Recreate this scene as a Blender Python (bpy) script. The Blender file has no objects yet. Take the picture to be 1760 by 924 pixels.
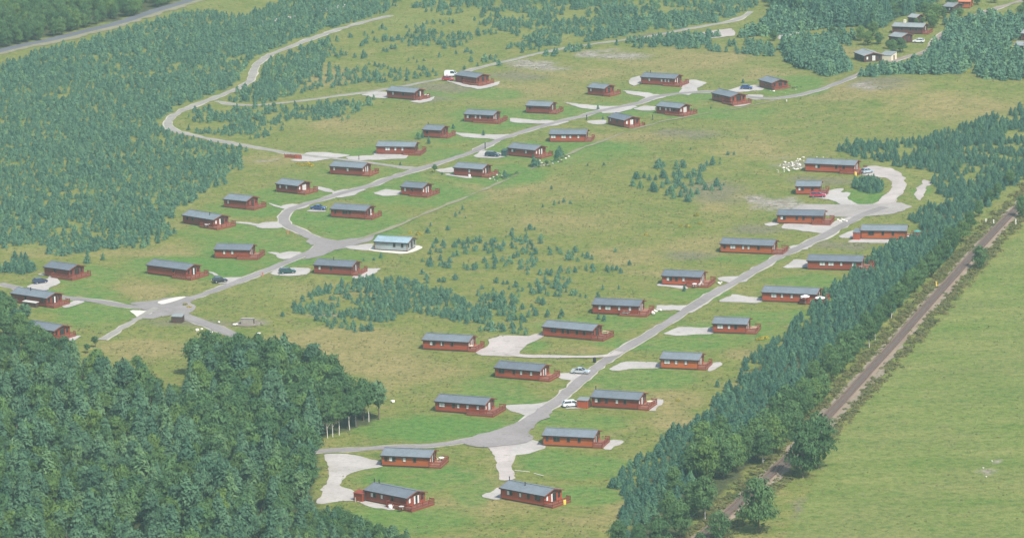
import bpy, math, random
import numpy as np
from mathutils import Vector, Matrix
from mathutils.geometry import tessellate_polygon

scene = bpy.context.scene
col = scene.collection
random.seed(7)
rng = np.random.default_rng(7)
R = math.radians

# ------------------------------------------------------------------ camera
PITCH, FPX, ROLL, CAMH = R(12.025), 7505.3, R(-1.537), 245.76
CX, CY = 880.0, 462.0
cam_data = bpy.data.cameras.new('camera')
cam = bpy.data.objects.new('camera', cam_data)
col.objects.link(cam)
cam_data.sensor_fit = 'HORIZONTAL'
cam_data.sensor_width = 36.0
cam_data.lens = FPX / 1760 * 36.0
cam_data.clip_start = 1.0
cam_data.clip_end = 20000
cam.matrix_world = Matrix.Translation((0, 0, CAMH)) @ Matrix.Rotation(math.pi / 2 - PITCH, 4, 'X') @ Matrix.Rotation(ROLL, 4, 'Z')
scene.camera = cam

# ------------------------------------------------------------------ world, sun, exposure
SUN_EL, SUN_AZ = R(52), R(-58)          # azimuth of the sun counter-clockwise from +X
world = bpy.data.worlds.new('World')
scene.world = world
world.use_nodes = True
wn = world.node_tree.nodes
wl = world.node_tree.links
sky = wn.new('ShaderNodeTexSky')
sky.sky_type = 'NISHITA'
sky.sun_disc = False
sky.sun_elevation = SUN_EL
sky.sun_rotation = math.pi / 2 - SUN_AZ
sky.dust_density = 2.0
wn['Background'].inputs['Strength'].default_value = 0.15
wl.new(sky.outputs[0], wn['Background'].inputs['Color'])
sd = bpy.data.lights.new('sun', 'SUN')
sd.energy = 4.4
sd.angle = R(0.6)
sd.color = (1.0, 0.95, 0.87)
sun = bpy.data.objects.new('sun', sd)
col.objects.link(sun)
to_sun = Vector((math.cos(SUN_EL) * math.cos(SUN_AZ), math.cos(SUN_EL) * math.sin(SUN_AZ), math.sin(SUN_EL)))
sun.rotation_euler = to_sun.to_track_quat('Z', 'Y').to_euler()
sun.location = (0, 1000, 600)
scene.view_settings.view_transform = 'Standard'
scene.view_settings.look = 'None'
scene.view_settings.gamma = 1
scene.view_settings.exposure = 0.5
scene.render.filter_size = 1.9
scene.cycles.max_bounces = 5
scene.cycles.diffuse_bounces = 2
scene.cycles.glossy_bounces = 2
scene.cycles.transmission_bounces = 2
scene.cycles.transparent_max_bounces = 8
scene.cycles.volume_bounces = 0

HAZE_DENSITY = 0.000095
HAZE_COLOR = (0.64, 0.93, 0.90)

# ------------------------------------------------------------------ projection helpers
_cp, _sp, _cr, _sr = math.cos(PITCH), math.sin(PITCH), math.cos(ROLL), math.sin(ROLL)


def at(px, py, z=0.0):
    """ground point seen at a pixel of the 1760 x 924 photograph"""
    dx, dy = np.asarray(px, float) - CX, np.asarray(py, float) - CY
    xi, yi = dx * _cr + dy * _sr, -dx * _sr + dy * _cr
    vx, vz, vy = xi / FPX, -yi / FPX, 1.0
    wy, wz = vy * _cp + vz * _sp, vz * _cp - vy * _sp
    t = (z - CAMH) / wz
    return vx * t, wy * t


def px_of(X, Y, Z):
    Z = Z - CAMH
    d = Y * _cp - Z * _sp
    xi, yi = FPX * X / d, -FPX * (Y * _sp + Z * _cp) / d
    return CX + xi * _cr - yi * _sr, CY + xi * _sr + yi * _cr


def poly_at(pts):
    return [at(*p) for p in pts]


def inside(px, py, poly):
    px, py = np.asarray(px, float), np.asarray(py, float)
    r = np.zeros(px.shape, bool)
    n = len(poly)
    for i in range(n):
        x1, y1 = poly[i]
        x2, y2 = poly[(i + 1) % n]
        c = (y1 > py) != (y2 > py)
        with np.errstate(divide='ignore', invalid='ignore'):
            xx = (x2 - x1) * (py - y1) / (y2 - y1) + x1
        r ^= c & (px < xx)
    return r


def vnoise(x, y, s, seed=0):
    """value noise 0..1"""
    x, y = np.asarray(x) / s + 1000.5, np.asarray(y) / s + 1000.5
    xi, yi = np.floor(x).astype(np.int64), np.floor(y).astype(np.int64)
    fx, fy = x - xi, y - yi
    fx, fy = fx * fx * (3 - 2 * fx), fy * fy * (3 - 2 * fy)

    def h(a, b):
        v = (a * 374761393 + b * 668265263 + seed * 974711) & 0xffffffff
        v = ((v ^ (v >> 13)) * 1274126177) & 0xffffffff
        return ((v ^ (v >> 16)) & 0xffff) / 65535.0
    return (h(xi, yi) * (1 - fx) + h(xi + 1, yi) * fx) * (1 - fy) + (h(xi, yi + 1) * (1 - fx) + h(xi + 1, yi + 1) * fx) * fy


# ------------------------------------------------------------------ object helpers
def tag(o, label=None, cat=None, group=None, kind=None):
    if label: o['label'] = label
    if cat: o['category'] = cat
    if group: o['group'] = group
    if kind: o['kind'] = kind
    return o


def link(name, data, parent=None):
    o = bpy.data.objects.new(name, data)
    col.objects.link(o)
    if parent is not None: o.parent = parent
    return o


def empty(name, loc, rz=0.0):
    o = link(name, None)
    o.location = loc
    o.rotation_euler = (0, 0, rz)
    o.empty_display_size = 0.5
    return o


class MB:
    """collects boxes, bars, tubes and faces; build() links them as one mesh object"""
    def __init__(s):
        s.v, s.f, s.m = [], [], []

    def face(s, pts, mi=0):
        b = len(s.v)
        s.v += [tuple(p) for p in pts]
        s.f.append(tuple(range(b, b + len(pts))))
        s.m.append(mi)

    def hexa(s, p, mi=0):
        b = len(s.v)
        s.v += [tuple(q) for q in p]
        for q in ((0, 3, 2, 1), (4, 5, 6, 7), (0, 1, 5, 4), (1, 2, 6, 5), (2, 3, 7, 6), (3, 0, 4, 7)):
            s.f.append(tuple(b + i for i in q))
            s.m.append(mi)

    def box(s, x0, x1, y0, y1, z0, z1, mi=0):
        s.hexa([(x0, y0, z0), (x1, y0, z0), (x1, y1, z0), (x0, y1, z0), (x0, y0, z1), (x1, y0, z1), (x1, y1, z1), (x0, y1, z1)], mi)

    def bar(s, a, b, w, h, mi=0):
        a, b = Vector(a), Vector(b)
        d = (b - a).normalized()
        u = Vector((0, 0, 1)) if abs(d.z) < .9 else Vector((1, 0, 0))
        sx = d.cross(u).normalized() * (w / 2)
        uz = sx.cross(d).normalized() * (h / 2)
        s.hexa([a - sx - uz, b - sx - uz, b + sx - uz, a + sx - uz, a - sx + uz, b - sx + uz, b + sx + uz, a + sx + uz], mi)

    def tube(s, a, b, r0, r1, n=8, mi=0, cap=True):
        a, b = Vector(a), Vector(b)
        d = (b - a).normalized()
        u = Vector((0, 0, 1)) if abs(d.z) < .9 else Vector((1, 0, 0))
        x = d.cross(u).normalized()
        y = x.cross(d).normalized()
        k = len(s.v)
        for c, r in ((a, r0), (b, r1)):
            for i in range(n):
                t = 2 * math.pi * i / n
                s.v.append(tuple(c + x * (r * math.cos(t)) + y * (r * math.sin(t))))
        for i in range(n):
            j = (i + 1) % n
            s.f.append((k + i, k + n + i, k + n + j, k + j))
            s.m.append(mi)
        if cap:
            s.f.append(tuple(k + i for i in range(n)))
            s.f.append(tuple(k + n + n - 1 - i for i in range(n)))
            s.m += [mi, mi]

    def mesh(s, name, mats, smooth=False):
        me = bpy.data.meshes.new(name)
        me.from_pydata(s.v, [], s.f)
        for m in (mats if isinstance(mats, (list, tuple)) else [mats]): me.materials.append(m)
        if len(me.materials) > 1: me.polygons.foreach_set('material_index', s.m)
        if smooth: me.polygons.foreach_set('use_smooth', [True] * len(me.polygons))
        me.update()
        return me

    def build(s, name, mats, parent=None, smooth=False):
        return link(name, s.mesh(name, mats, smooth), parent)


# ------------------------------------------------------------------ materials
def new_mat(name):
    m = bpy.data.materials.new(name)
    m.use_nodes = True
    nt = m.node_tree
    return m, nt, nt.nodes, nt.links, nt.nodes['Principled BSDF']


def mixc(nt, fac, a, b, mode='MIX'):
    n = nt.nodes.new('ShaderNodeMix')
    n.data_type = 'RGBA'
    n.blend_type = mode
    for sock, v in ((n.inputs[0], fac), (n.inputs[6], a), (n.inputs[7], b)):
        if hasattr(v, 'is_linked'): nt.links.new(v, sock)
        elif isinstance(v, (int, float)): sock.default_value = v
        else: sock.default_value = (*v, 1) if len(v) == 3 else v
    return n.outputs[2]


def noise(nt, scale, detail=2, rough=.55, coord=None, w=None):
    n = nt.nodes.new('ShaderNodeTexNoise')
    n.inputs['Scale'].default_value = scale
    n.inputs['Detail'].default_value = detail
    n.inputs['Roughness'].default_value = rough
    if coord is not None: nt.links.new(coord, n.inputs['Vector'])
    return n.outputs[0]


def ramp(nt, fac, stops):
    n = nt.nodes.new('ShaderNodeValToRGB')
    e = n.color_ramp.elements
    while len(e) < len(stops): e.new(.5)
    for k, (p, c) in zip(e, stops):
        k.position = p
        k.color = (c, c, c, 1) if isinstance(c, (int, float)) else (*c, 1)
    nt.links.new(fac, n.inputs[0])
    return n.outputs[0]


def math_n(nt, op, a, b=None):
    n = nt.nodes.new('ShaderNodeMath')
    n.operation = op
    for i, v in enumerate((a, b)):
        if v is None: continue
        if hasattr(v, 'is_linked'): nt.links.new(v, n.inputs[i])
        else: n.inputs[i].default_value = v
    return n.outputs[0]


def coords(nt, which='Object'):
    return nt.nodes.new('ShaderNodeTexCoord').outputs[which]


def world_pos(nt):
    return nt.nodes.new('ShaderNodeNewGeometry').outputs['Position']


def stretch(nt, vec, s):
    n = nt.nodes.new('ShaderNodeMapping')
    nt.links.new(vec, n.inputs[0])
    n.inputs['Scale'].default_value = s
    return n.outputs[0]


def bump(nt, bs, h, strength=.4, dist=.05):
    n = nt.nodes.new('ShaderNodeBump')
    n.inputs['Strength'].default_value = strength
    n.inputs['Distance'].default_value = dist
    nt.links.new(h, n.inputs['Height'])
    nt.links.new(n.outputs[0], bs.inputs['Normal'])


def obj_random(nt):
    return nt.nodes.new('ShaderNodeObjectInfo').outputs['Random']


def plain(name, c, rough=.6, var=.18, scale=2.0, metal=0.0, spec=.3):
    m, nt, n, l, bs = new_mat(name)
    f = noise(nt, scale, 3, .6, coords(nt))
    l.new(mixc(nt, f, tuple(x * (1 - var) for x in c), tuple(min(1, x * (1 + var)) for x in c)), bs.inputs['Base Color'])
    bs.inputs['Roughness'].default_value = rough
    bs.inputs['Metallic'].default_value = metal
    bs.inputs['Specular IOR Level'].default_value = spec
    return m


def timber(name, c, board=.16):
    """horizontal log-lap boards, stained, slightly weathered"""
    m, nt, n, l, bs = new_mat(name)
    co = coords(nt)
    sep = n.new('ShaderNodeSeparateXYZ')
    l.new(co, sep.inputs[0])
    fr = math_n(nt, 'FRACT', math_n(nt, 'DIVIDE', sep.outputs[2], board))
    groove = ramp(nt, fr, [(0, .0), (.12, 1.0), (.9, 1.0), (1, .3)])
    grain = noise(nt, 1.0, 4, .6, stretch(nt, co, (.6, .6, 7)))
    wear = noise(nt, .35, 3, .6, co)
    c1 = mixc(nt, grain, tuple(x * .72 for x in c), tuple(x * 1.22 for x in c))
    c2 = mixc(nt, ramp(nt, wear, [(.35, 0), (.75, .5)]), c1, (c[0] * 1.2, c[1] * 1.6, c[2] * 1.7))
    l.new(mixc(nt, .75, c2, mixc(nt, obj_random(nt), (.68, .66, .72), (1.25, 1.28, 1.2)), 'MULTIPLY'), bs.inputs['Base Color'])
    bs.inputs['Roughness'].default_value = .55
    bs.inputs['Specular IOR Level'].default_value = .25
    bump(nt, bs, groove, .6, .03)
    return m


def foliage(name, dark, light, trans=.25, nscale=.55, seed=0.0, soft=False):
    m, nt, n, l, bs = new_mat(name)
    co = coords(nt)
    f = noise(nt, nscale, 3, .65, co)
    c = mixc(nt, ramp(nt, f, [(.3, 0), (.7, 1)]), dark, light)
    r = obj_random(nt)
    tint = ramp(nt, r, [(0, (.8, .92, .8)), (1, (1.2, 1.05, 1.0))]) if soft else ramp(nt, r, [(0, (.66, .76, .76)), (.35, (.95, .95, .92)), (.7, (1.1, 1.08, 1.0)), (1, (1.5, 1.3, .95))])
    c = mixc(nt, 1.0, c, tint, 'MULTIPLY')
    l.new(c, bs.inputs['Base Color'])
    bs.inputs['Roughness'].default_value = .75
    bs.inputs['Specular IOR Level'].default_value = .15
    if trans > 0:
        t = n.new('ShaderNodeBsdfTranslucent')
        l.new(c, t.inputs[0])
        mx = n.new('ShaderNodeMixShader')
        mx.inputs[0].default_value = trans
        l.new(bs.outputs[0], mx.inputs[1])
        l.new(t.outputs[0], mx.inputs[2])
        l.new(mx.outputs[0], n['Material Output'].inputs[0])
    return m


def gravel(name, c1, c2, fine=2.2, patch=.12):
    m, nt, n, l, bs = new_mat(name)
    p = world_pos(nt)
    a = mixc(nt, noise(nt, fine, 3, .7, p), c1, c2)
    b = mixc(nt, ramp(nt, noise(nt, patch, 4, .6, p), [(.35, 0), (.7, 1)]), a, mixc(nt, .45, a, tuple(x * .55 for x in c1)))
    b = mixc(nt, ramp(nt, noise(nt, .33, 5, .75, p), [(.56, 0), (.72, .6)]), b, (.15, .165, .07))
    b = mixc(nt, ramp(nt, noise(nt, .9, 3, .6, p), [(.5, 0), (.7, .35)]), b, tuple(x * .62 for x in c1))
    l.new(b, bs.inputs['Base Color'])
    bs.inputs['Roughness'].default_value = .9
    bs.inputs['Specular IOR Level'].default_value = .1
    bump(nt, bs, noise(nt, 3.5, 3, .7, p), .5, .08)
    return m


M = {}
M['wood_orange'] = timber('wood_orange', (.345, .076, .017))
M['wood_red'] = timber('wood_red', (.285, .049, .017))
M['wood_maroon'] = timber('wood_maroon', (.21, .038, .019))
M['wood_old'] = timber('wood_old', (.105, .035, .03))
M['wood_dark'] = timber('wood_dark', (.07, .035, .028))
M['wood_grey'] = timber('wood_grey', (.27, .275, .27))
M['deck_board'] = timber('deck_board', (.24, .10, .065), .14)
M['rail_wood'] = plain('rail_wood', (.195, .038, .018), .6, .25, 3)
M['fascia'] = plain('fascia', (.035, .018, .016), .6, .2)
M['barge'] = plain('barge', (.17, .05, .03), .6, .2)
M['frame'] = plain('frame', (.09, .045, .035), .5, .1)
M['glass'] = plain('glass', (.02, .026, .03), .08, .1, 1, 0, .6)
M['blind'] = plain('blind', (.60, .60, .57), .35, .06, 1.5, 0, .4)
M['white'] = plain('white', (.78, .78, .76), .45, .06)
M['cream'] = plain('cream', (.62, .56, .42), .6, .1)
M['steel'] = plain('steel', (.45, .46, .47), .4, .1, 2, .6)
M['black'] = plain('black', (.02, .02, .022), .5, .2)
M['rubber'] = plain('rubber', (.018, .018, .018), .85, .2)
M['yellow'] = plain('yellow', (.75, .50, .08), .5, .1)
M['stone_white'] = plain('stone_white', (.62, .59, .53), .9, .2, 1.5)
M['stone_grey'] = plain('stone_grey', (.33, .30, .27), .9, .3, 1.0)
M['concrete'] = plain('concrete', (.42, .40, .37), .9, .2, .8)
M['slab'] = plain('slab', (.52, .49, .42), .9, .12, .7)
M['shelter_wall'] = plain('shelter_wall', (.26, .235, .195), .9, .3, 2.0)
M['trunk'] = plain('trunk', (.13, .10, .075), .9, .3, 3)
M['birch_bark'] = plain('birch_bark', (.55, .52, .47), .8, .3, 4)
M['dark_green_paint'] = plain('dark_green_paint', (.03, .07, .06), .6, .15)
M['roof_tile_red'] = plain('roof_tile_red', (.42, .15, .08), .8, .2)
M['rust'] = plain('rust', (.17, .095, .07), .7, .25, 3, .3)
M['sleeper'] = plain('sleeper', (.13, .105, .09), .9, .25, 1)


def roof_mat(name, c):
    m, nt, n, l, bs = new_mat(name)
    co = coords(nt)
    sep = n.new('ShaderNodeSeparateXYZ')
    l.new(co, sep.inputs[0])
    br = n.new('ShaderNodeTexBrick')
    l.new(co, br.inputs['Vector'])
    br.inputs['Scale'].default_value = 1.0
    br.inputs['Brick Width'].default_value = .33
    br.inputs['Row Height'].default_value = .24
    br.inputs['Mortar Size'].default_value = .012
    br.inputs['Color1'].default_value = (*[x * .86 for x in c], 1)
    br.inputs['Color2'].default_value = (*[x * 1.12 for x in c], 1)
    br.inputs['Mortar'].default_value = (*[x * .55 for x in c], 1)
    f = noise(nt, .5, 4, .6, co)
    w = mixc(nt, ramp(nt, f, [(.4, 0), (.75, .5)]), br.outputs[0], tuple(x * 1.35 for x in c))
    streak = noise(nt, 1.0, 3, .6, stretch(nt, co, (2.2, .25, 1)))
    w = mixc(nt, ramp(nt, streak, [(.55, 0), (.8, .35)]), w, (c[0] * .7, c[1] * .75, c[2] * .6))
    w = mixc(nt, 1.0, w, mixc(nt, obj_random(nt), (.82, .82, .84), (1.16, 1.16, 1.12)), 'MULTIPLY')
    l.new(w, bs.inputs['Base Color'])
    bs.inputs['Roughness'].default_value = .62
    bs.inputs['Specular IOR Level'].default_value = .3
    bump(nt, bs, br.outputs['Fac'], -.4, .01)
    return m


M['roof'] = roof_mat('roof', (.128, .150, .170))
M['roof_pale'] = roof_mat('roof_pale', (.235, .32, .36))
M['roof_old'] = roof_mat('roof_old', (.20, .22, .22))
M['drive'] = gravel('drive', (.335, .31, .285), (.465, .435, .405))
M['gravel_pink'] = gravel('gravel_pink', (.34, .30, .275), (.47, .42, .385))
M['road'] = gravel('road', (.205, .185, .178), (.29, .265, .25), 2.0, .08)
M['pink_track'] = gravel('pink_track', (.225, .18, .155), (.31, .25, .22), 1.5, .15)
M['junction'] = gravel('junction', (.26, .235, .215), (.37, .335, .305), 2.0, .1)
M['verge'] = gravel('verge', (.36, .34, .28), (.52, .49, .42), 1.6, .2)
M['track'] = gravel('track', (.235, .22, .195), (.325, .305, .265), 1.5, .2)
M['path'] = gravel('path', (.185, .175, .10), (.27, .25, .17), 1.5, .25)
M['asphalt'] = gravel('asphalt', (.10, .106, .122), (.14, .146, .165), 1.5, .05)
M['rubble'] = gravel('rubble', (.22, .20, .172), (.36, .33, .295), .9, .25)
M['soil'] = gravel('soil', (.16, .135, .11), (.25, .21, .175), .8, .2)
M['ballast'] = gravel('ballast', (.185, .135, .095), (.28, .215, .16), 1.4, .1)
M['ballast_side'] = gravel('ballast_side', (.21, .17, .125), (.29, .245, .18), 1.2, .1)

M['pine'] = foliage('pine', (.052, .124, .082), (.106, .212, .134), .12, 1.2)
M['spruce'] = foliage('spruce', (.036, .100, .070), (.086, .185, .122), .12, 1.0)
M['leaf'] = foliage('leaf', (.044, .104, .042), (.096, .182, .066), .25)
M['leaf_light'] = foliage('leaf_light', (.058, .120, .034), (.115, .195, .058), .28)
M['leaf_row'] = foliage('leaf_row', (.054, .120, .046), (.116, .205, .074), .3)
M['needle'] = foliage('needle', (.042, .104, .056), (.098, .182, .100), .15)
M['gorse'] = foliage('gorse', (.13, .15, .03), (.42, .33, .03), .2, 3)
M['weed'] = foliage('weed', (.140, .170, .060), (.25, .225, .105), .5, 2, soft=True)


# ------------------------------------------------------------------ ground: relief and cover
MOUNDS = [(1545, 158, 45, 40, 3.0), (1190, 245, 40, 30, 1.2)]
_mw = [(*at(a, b), rx, ry, hh) for a, b, rx, ry, hh in MOUNDS]


def gz(x, y):
    x, y = np.asarray(x, float), np.asarray(y, float)
    z = np.zeros(x.shape)
    for mx, my, rx, ry, hh in _mw:
        z = z + hh * np.exp(-((x - mx) / (rx * .55)) ** 2 - ((y - my) / ry) ** 2)
    return np.where(z > .02, z, 0.0)


# soft cover patches, placed by the pixel they are seen at: (px, py, rx, ry)
LAWNS = [(1040, 190, 130, 12), (1150, 165, 110, 14), (1230, 195, 120, 10), (1370, 150, 60, 20), (960, 260, 150, 20), (860, 205, 90, 20),
         (700, 265, 130, 14), (790, 230, 80, 18), (620, 305, 110, 20), (520, 335, 90, 16), (720, 335, 110, 22), (850, 300, 90, 20), (590, 375, 110, 20), (620, 400, 80, 16),
         (430, 355, 80, 18), (400, 400, 100, 20), (440, 425, 110, 22), (330, 460, 110, 22), (150, 475, 70, 18), (160, 535, 80, 26), (120, 505, 90, 14),
         (480, 440, 70, 18), (560, 440, 90, 14), (600, 470, 50, 8), (720, 165, 70, 9), (830, 160, 60, 10),
         (760, 735, 130, 24), (690, 735, 90, 20), (850, 680, 70, 18), (850, 660, 60, 16), (960, 720, 70, 14), (1000, 725, 80, 14), (1100, 650, 110, 22), (1180, 590, 90, 16),
         (1250, 570, 110, 16), (1330, 545, 90, 14), (1420, 500, 70, 22), (1380, 480, 70, 10), (1100, 545, 70, 10), (1180, 505, 80, 10), (1010, 560, 100, 12), (900, 590, 40, 10), (1080, 590, 60, 10),
         (1300, 445, 70, 8), (1000, 800, 90, 20), (940, 790, 50, 20), (1000, 850, 70, 18), (720, 820, 110, 24), (700, 890, 110, 24), (820, 850, 40, 24), (1480, 340, 45, 20), (1390, 355, 40, 6), (1575, 325, 14, 18)]
DRY = [(620, 215, 130, 20), (560, 130, 60, 22), (900, 155, 140, 18), (1180, 105, 150, 24), (1330, 130, 60, 14), (360, 385, 70, 12), (240, 430, 120, 12), (470, 275, 60, 12), (260, 500, 60, 16),
       (560, 500, 120, 16), (600, 590, 150, 30), (680, 640, 90, 40), (1280, 250, 90, 24), (1250, 350, 60, 30), (1340, 260, 60, 18), (1200, 420, 80, 20), (1080, 440, 60, 20),
       (1080, 240, 120, 10), (1170, 470, 90, 8), (850, 830, 60, 14), (800, 870, 160, 18), (1000, 890, 90, 24), (250, 600, 90, 20), (1060, 870, 40, 40), (1160, 690, 60, 20), (900, 330, 140, 24), (960, 380, 120, 24),
       (980, 600, 60, 6), (1290, 610, 40, 10), (1480, 165, 120, 18), (1650, 190, 110, 24), (1150, 720, 50, 20), (1430, 90, 70, 12), (60, 430, 60, 10), (980, 125, 110, 16), (860, 170, 90, 10), (1230, 100, 110, 16), (600, 625, 70, 24), (760, 640, 60, 16)]
HEATH = [(760, 150, 60, 10), (740, 170, 40, 8), (1190, 440, 50, 10), (1300, 395, 60, 10), (1440, 420, 60, 10), (1230, 330, 60, 22), (1130, 60, 40, 6), (880, 130, 60, 8), (1410, 310, 60, 8), (1520, 155, 60, 12), (1180, 235, 60, 8),
         (1385, 880, 16, 30), (1480, 365, 60, 5), (330, 555, 90, 6)]
BARE = [(925, 113, 48, 8), (905, 106, 40, 5), (1062, 95, 52, 10), (1015, 94, 26, 7), (1340, 352, 60, 13), (1310, 345, 30, 12), (1380, 362, 40, 8), (1690, 808, 18, 5), (1708, 791, 9, 3), (430, 552, 30, 6), (460, 275, 30, 4), (1490, 160, 30, 5), (1355, 280, 34, 9), (560, 540, 24, 5)]
YELLOW = [(60, 425, 70, 16), (490, 55, 60, 10), (700, 40, 90, 16), (480, 500, 60, 14), (590, 475, 60, 8), (360, 10, 60, 10), (1000, 30, 160, 24), (1660, 110, 60, 16), (1590, 30, 60, 20), (1700, 15, 70, 14), (270, 50, 120, 30), (180, 110, 120, 40)]
PASTURE = [(1345, 935), (1375, 880), (1400, 822), (1425, 780), (1452, 735), (1500, 672), (1560, 612), (1620, 545), (1680, 478), (1730, 425), (1790, 360), (2300, 200), (2300, 1300), (1300, 1300)]


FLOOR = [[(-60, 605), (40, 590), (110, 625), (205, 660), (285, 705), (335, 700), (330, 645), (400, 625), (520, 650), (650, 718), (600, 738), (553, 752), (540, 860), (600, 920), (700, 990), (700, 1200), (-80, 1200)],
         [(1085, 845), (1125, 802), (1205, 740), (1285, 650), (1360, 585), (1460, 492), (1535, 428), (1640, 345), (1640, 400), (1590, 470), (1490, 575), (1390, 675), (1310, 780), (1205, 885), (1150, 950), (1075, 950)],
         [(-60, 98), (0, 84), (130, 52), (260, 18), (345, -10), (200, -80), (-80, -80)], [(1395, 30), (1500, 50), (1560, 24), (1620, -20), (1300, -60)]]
YOUNG = [[(0, 112), (140, 72), (300, 28), (470, 10), (700, -12), (620, 34), (498, 74), (436, 110), (396, 150), (330, 176), (280, 212), (300, 232), (420, 256), (385, 318), (312, 362), (255, 428), (80, 438), (-20, 430)], [(440, 118), (560, 70), (560, 110), (505, 166), (400, 176)], [(318, 190), (530, 180), (640, 172), (520, 218), (400, 240)], [(700, 16), (1300, -12), (1250, 34), (1000, 74), (880, 60)],
         [(1444, 250), (1640, 228), (1790, 178), (1790, 290), (1672, 385), (1600, 350), (1480, 272)]]


def cover(X, Y):
    n1 = vnoise(X, Y, 26, 1) - .5
    n2 = vnoise(X, Y, 9, 2) - .5
    n3 = vnoise(X, Y, 4, 3) - .5
    px, py = px_of(X, Y, np.zeros_like(X))
    jx, jy = px + n2 * 30 + n3 * 14, py + n2 * 7 + n3 * 5

    def soft(lst, edge=.35):
        m = np.zeros_like(X)
        for a, b, rx, ry in lst:
            d = np.sqrt(((jx - a) / rx) ** 2 + ((jy - b) / ry) ** 2)
            m = np.maximum(m, np.clip((1.15 - d) / edge, 0, 1))
        return m
    lawn = soft(LAWNS) * np.clip(.9 + .9 * n1, .5, 1)
    dry = np.clip(soft(DRY, .7) * 1.2 * np.clip(.8 + n1 * 1.2 + n2, 0, 1.2), 0, 1)
    heath = soft(HEATH, .7) * .8
    yel = soft(YELLOW, .8) * np.clip(.6 + 2 * n2 + n3, 0, 1)
    pas = inside(px + n3 * 4, py, PASTURE).astype(float)
    lit = np.zeros_like(X)
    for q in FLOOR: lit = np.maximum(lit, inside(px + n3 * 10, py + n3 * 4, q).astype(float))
    for q in YOUNG: yel = np.maximum(yel, inside(px + n3 * 10, py + n3 * 4, q) * np.clip(.6 + n2, 0, .9))
    n4 = vnoise(X, Y, 2.6, 5) - .5
    bare = np.clip(soft(BARE, .9) * 1.5 + n4 * .9 + n3 * .8 - .2, 0, 1) * (soft(BARE, .3) > 0)
    return lawn, dry, heath, yel, pas, lit, bare


def axis(a, b, s, lo, hi):
    core = list(np.arange(a, b + s, s))
    left, right = [], []
    st, x = s * 2, a
    while x > lo:
        x -= st
        st *= 1.35
        left.append(max(x, lo))
    st, x = s * 2, core[-1]
    while x < hi:
        x += st
        st *= 1.35
        right.append(min(x, hi))
    return np.array(left[::-1] + core + right)


gx = axis(-225, 225, 1.6, -4000, 4000)
gy = axis(850, 1830, 2.6, -900, 5000)
GX, GY = np.meshgrid(gx, gy)
nx, ny = len(gx), len(gy)
fx, fy = GX.ravel(), GY.ravel()
small = (vnoise(fx, fy, 14, 9) - .5) * .5 + (vnoise(fx, fy, 5, 8) - .5) * .3
fz = gz(fx, fy) - .05 + small * .08      # always a little below the sheets laid on it
me = bpy.data.meshes.new('ground')
me.vertices.add(nx * ny)
me.vertices.foreach_set('co', np.stack([fx, fy, fz], 1).ravel())
ii = (np.arange(ny - 1)[:, None] * nx + np.arange(nx - 1)[None, :]).ravel()
quads = np.stack([ii, ii + 1, ii + nx + 1, ii + nx], 1)
me.loops.add(len(quads) * 4)
me.loops.foreach_set('vertex_index', quads.ravel())
me.polygons.add(len(quads))
me.polygons.foreach_set('loop_start', np.arange(len(quads)) * 4)
me.polygons.foreach_set('loop_total', np.full(len(quads), 4))
me.polygons.foreach_set('use_smooth', np.ones(len(quads), bool))
me.update()
cov = cover(fx, fy)
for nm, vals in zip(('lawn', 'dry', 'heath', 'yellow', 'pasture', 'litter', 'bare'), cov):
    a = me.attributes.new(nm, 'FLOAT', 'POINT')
    a.data.foreach_set('value', vals.astype(np.float32))


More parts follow.
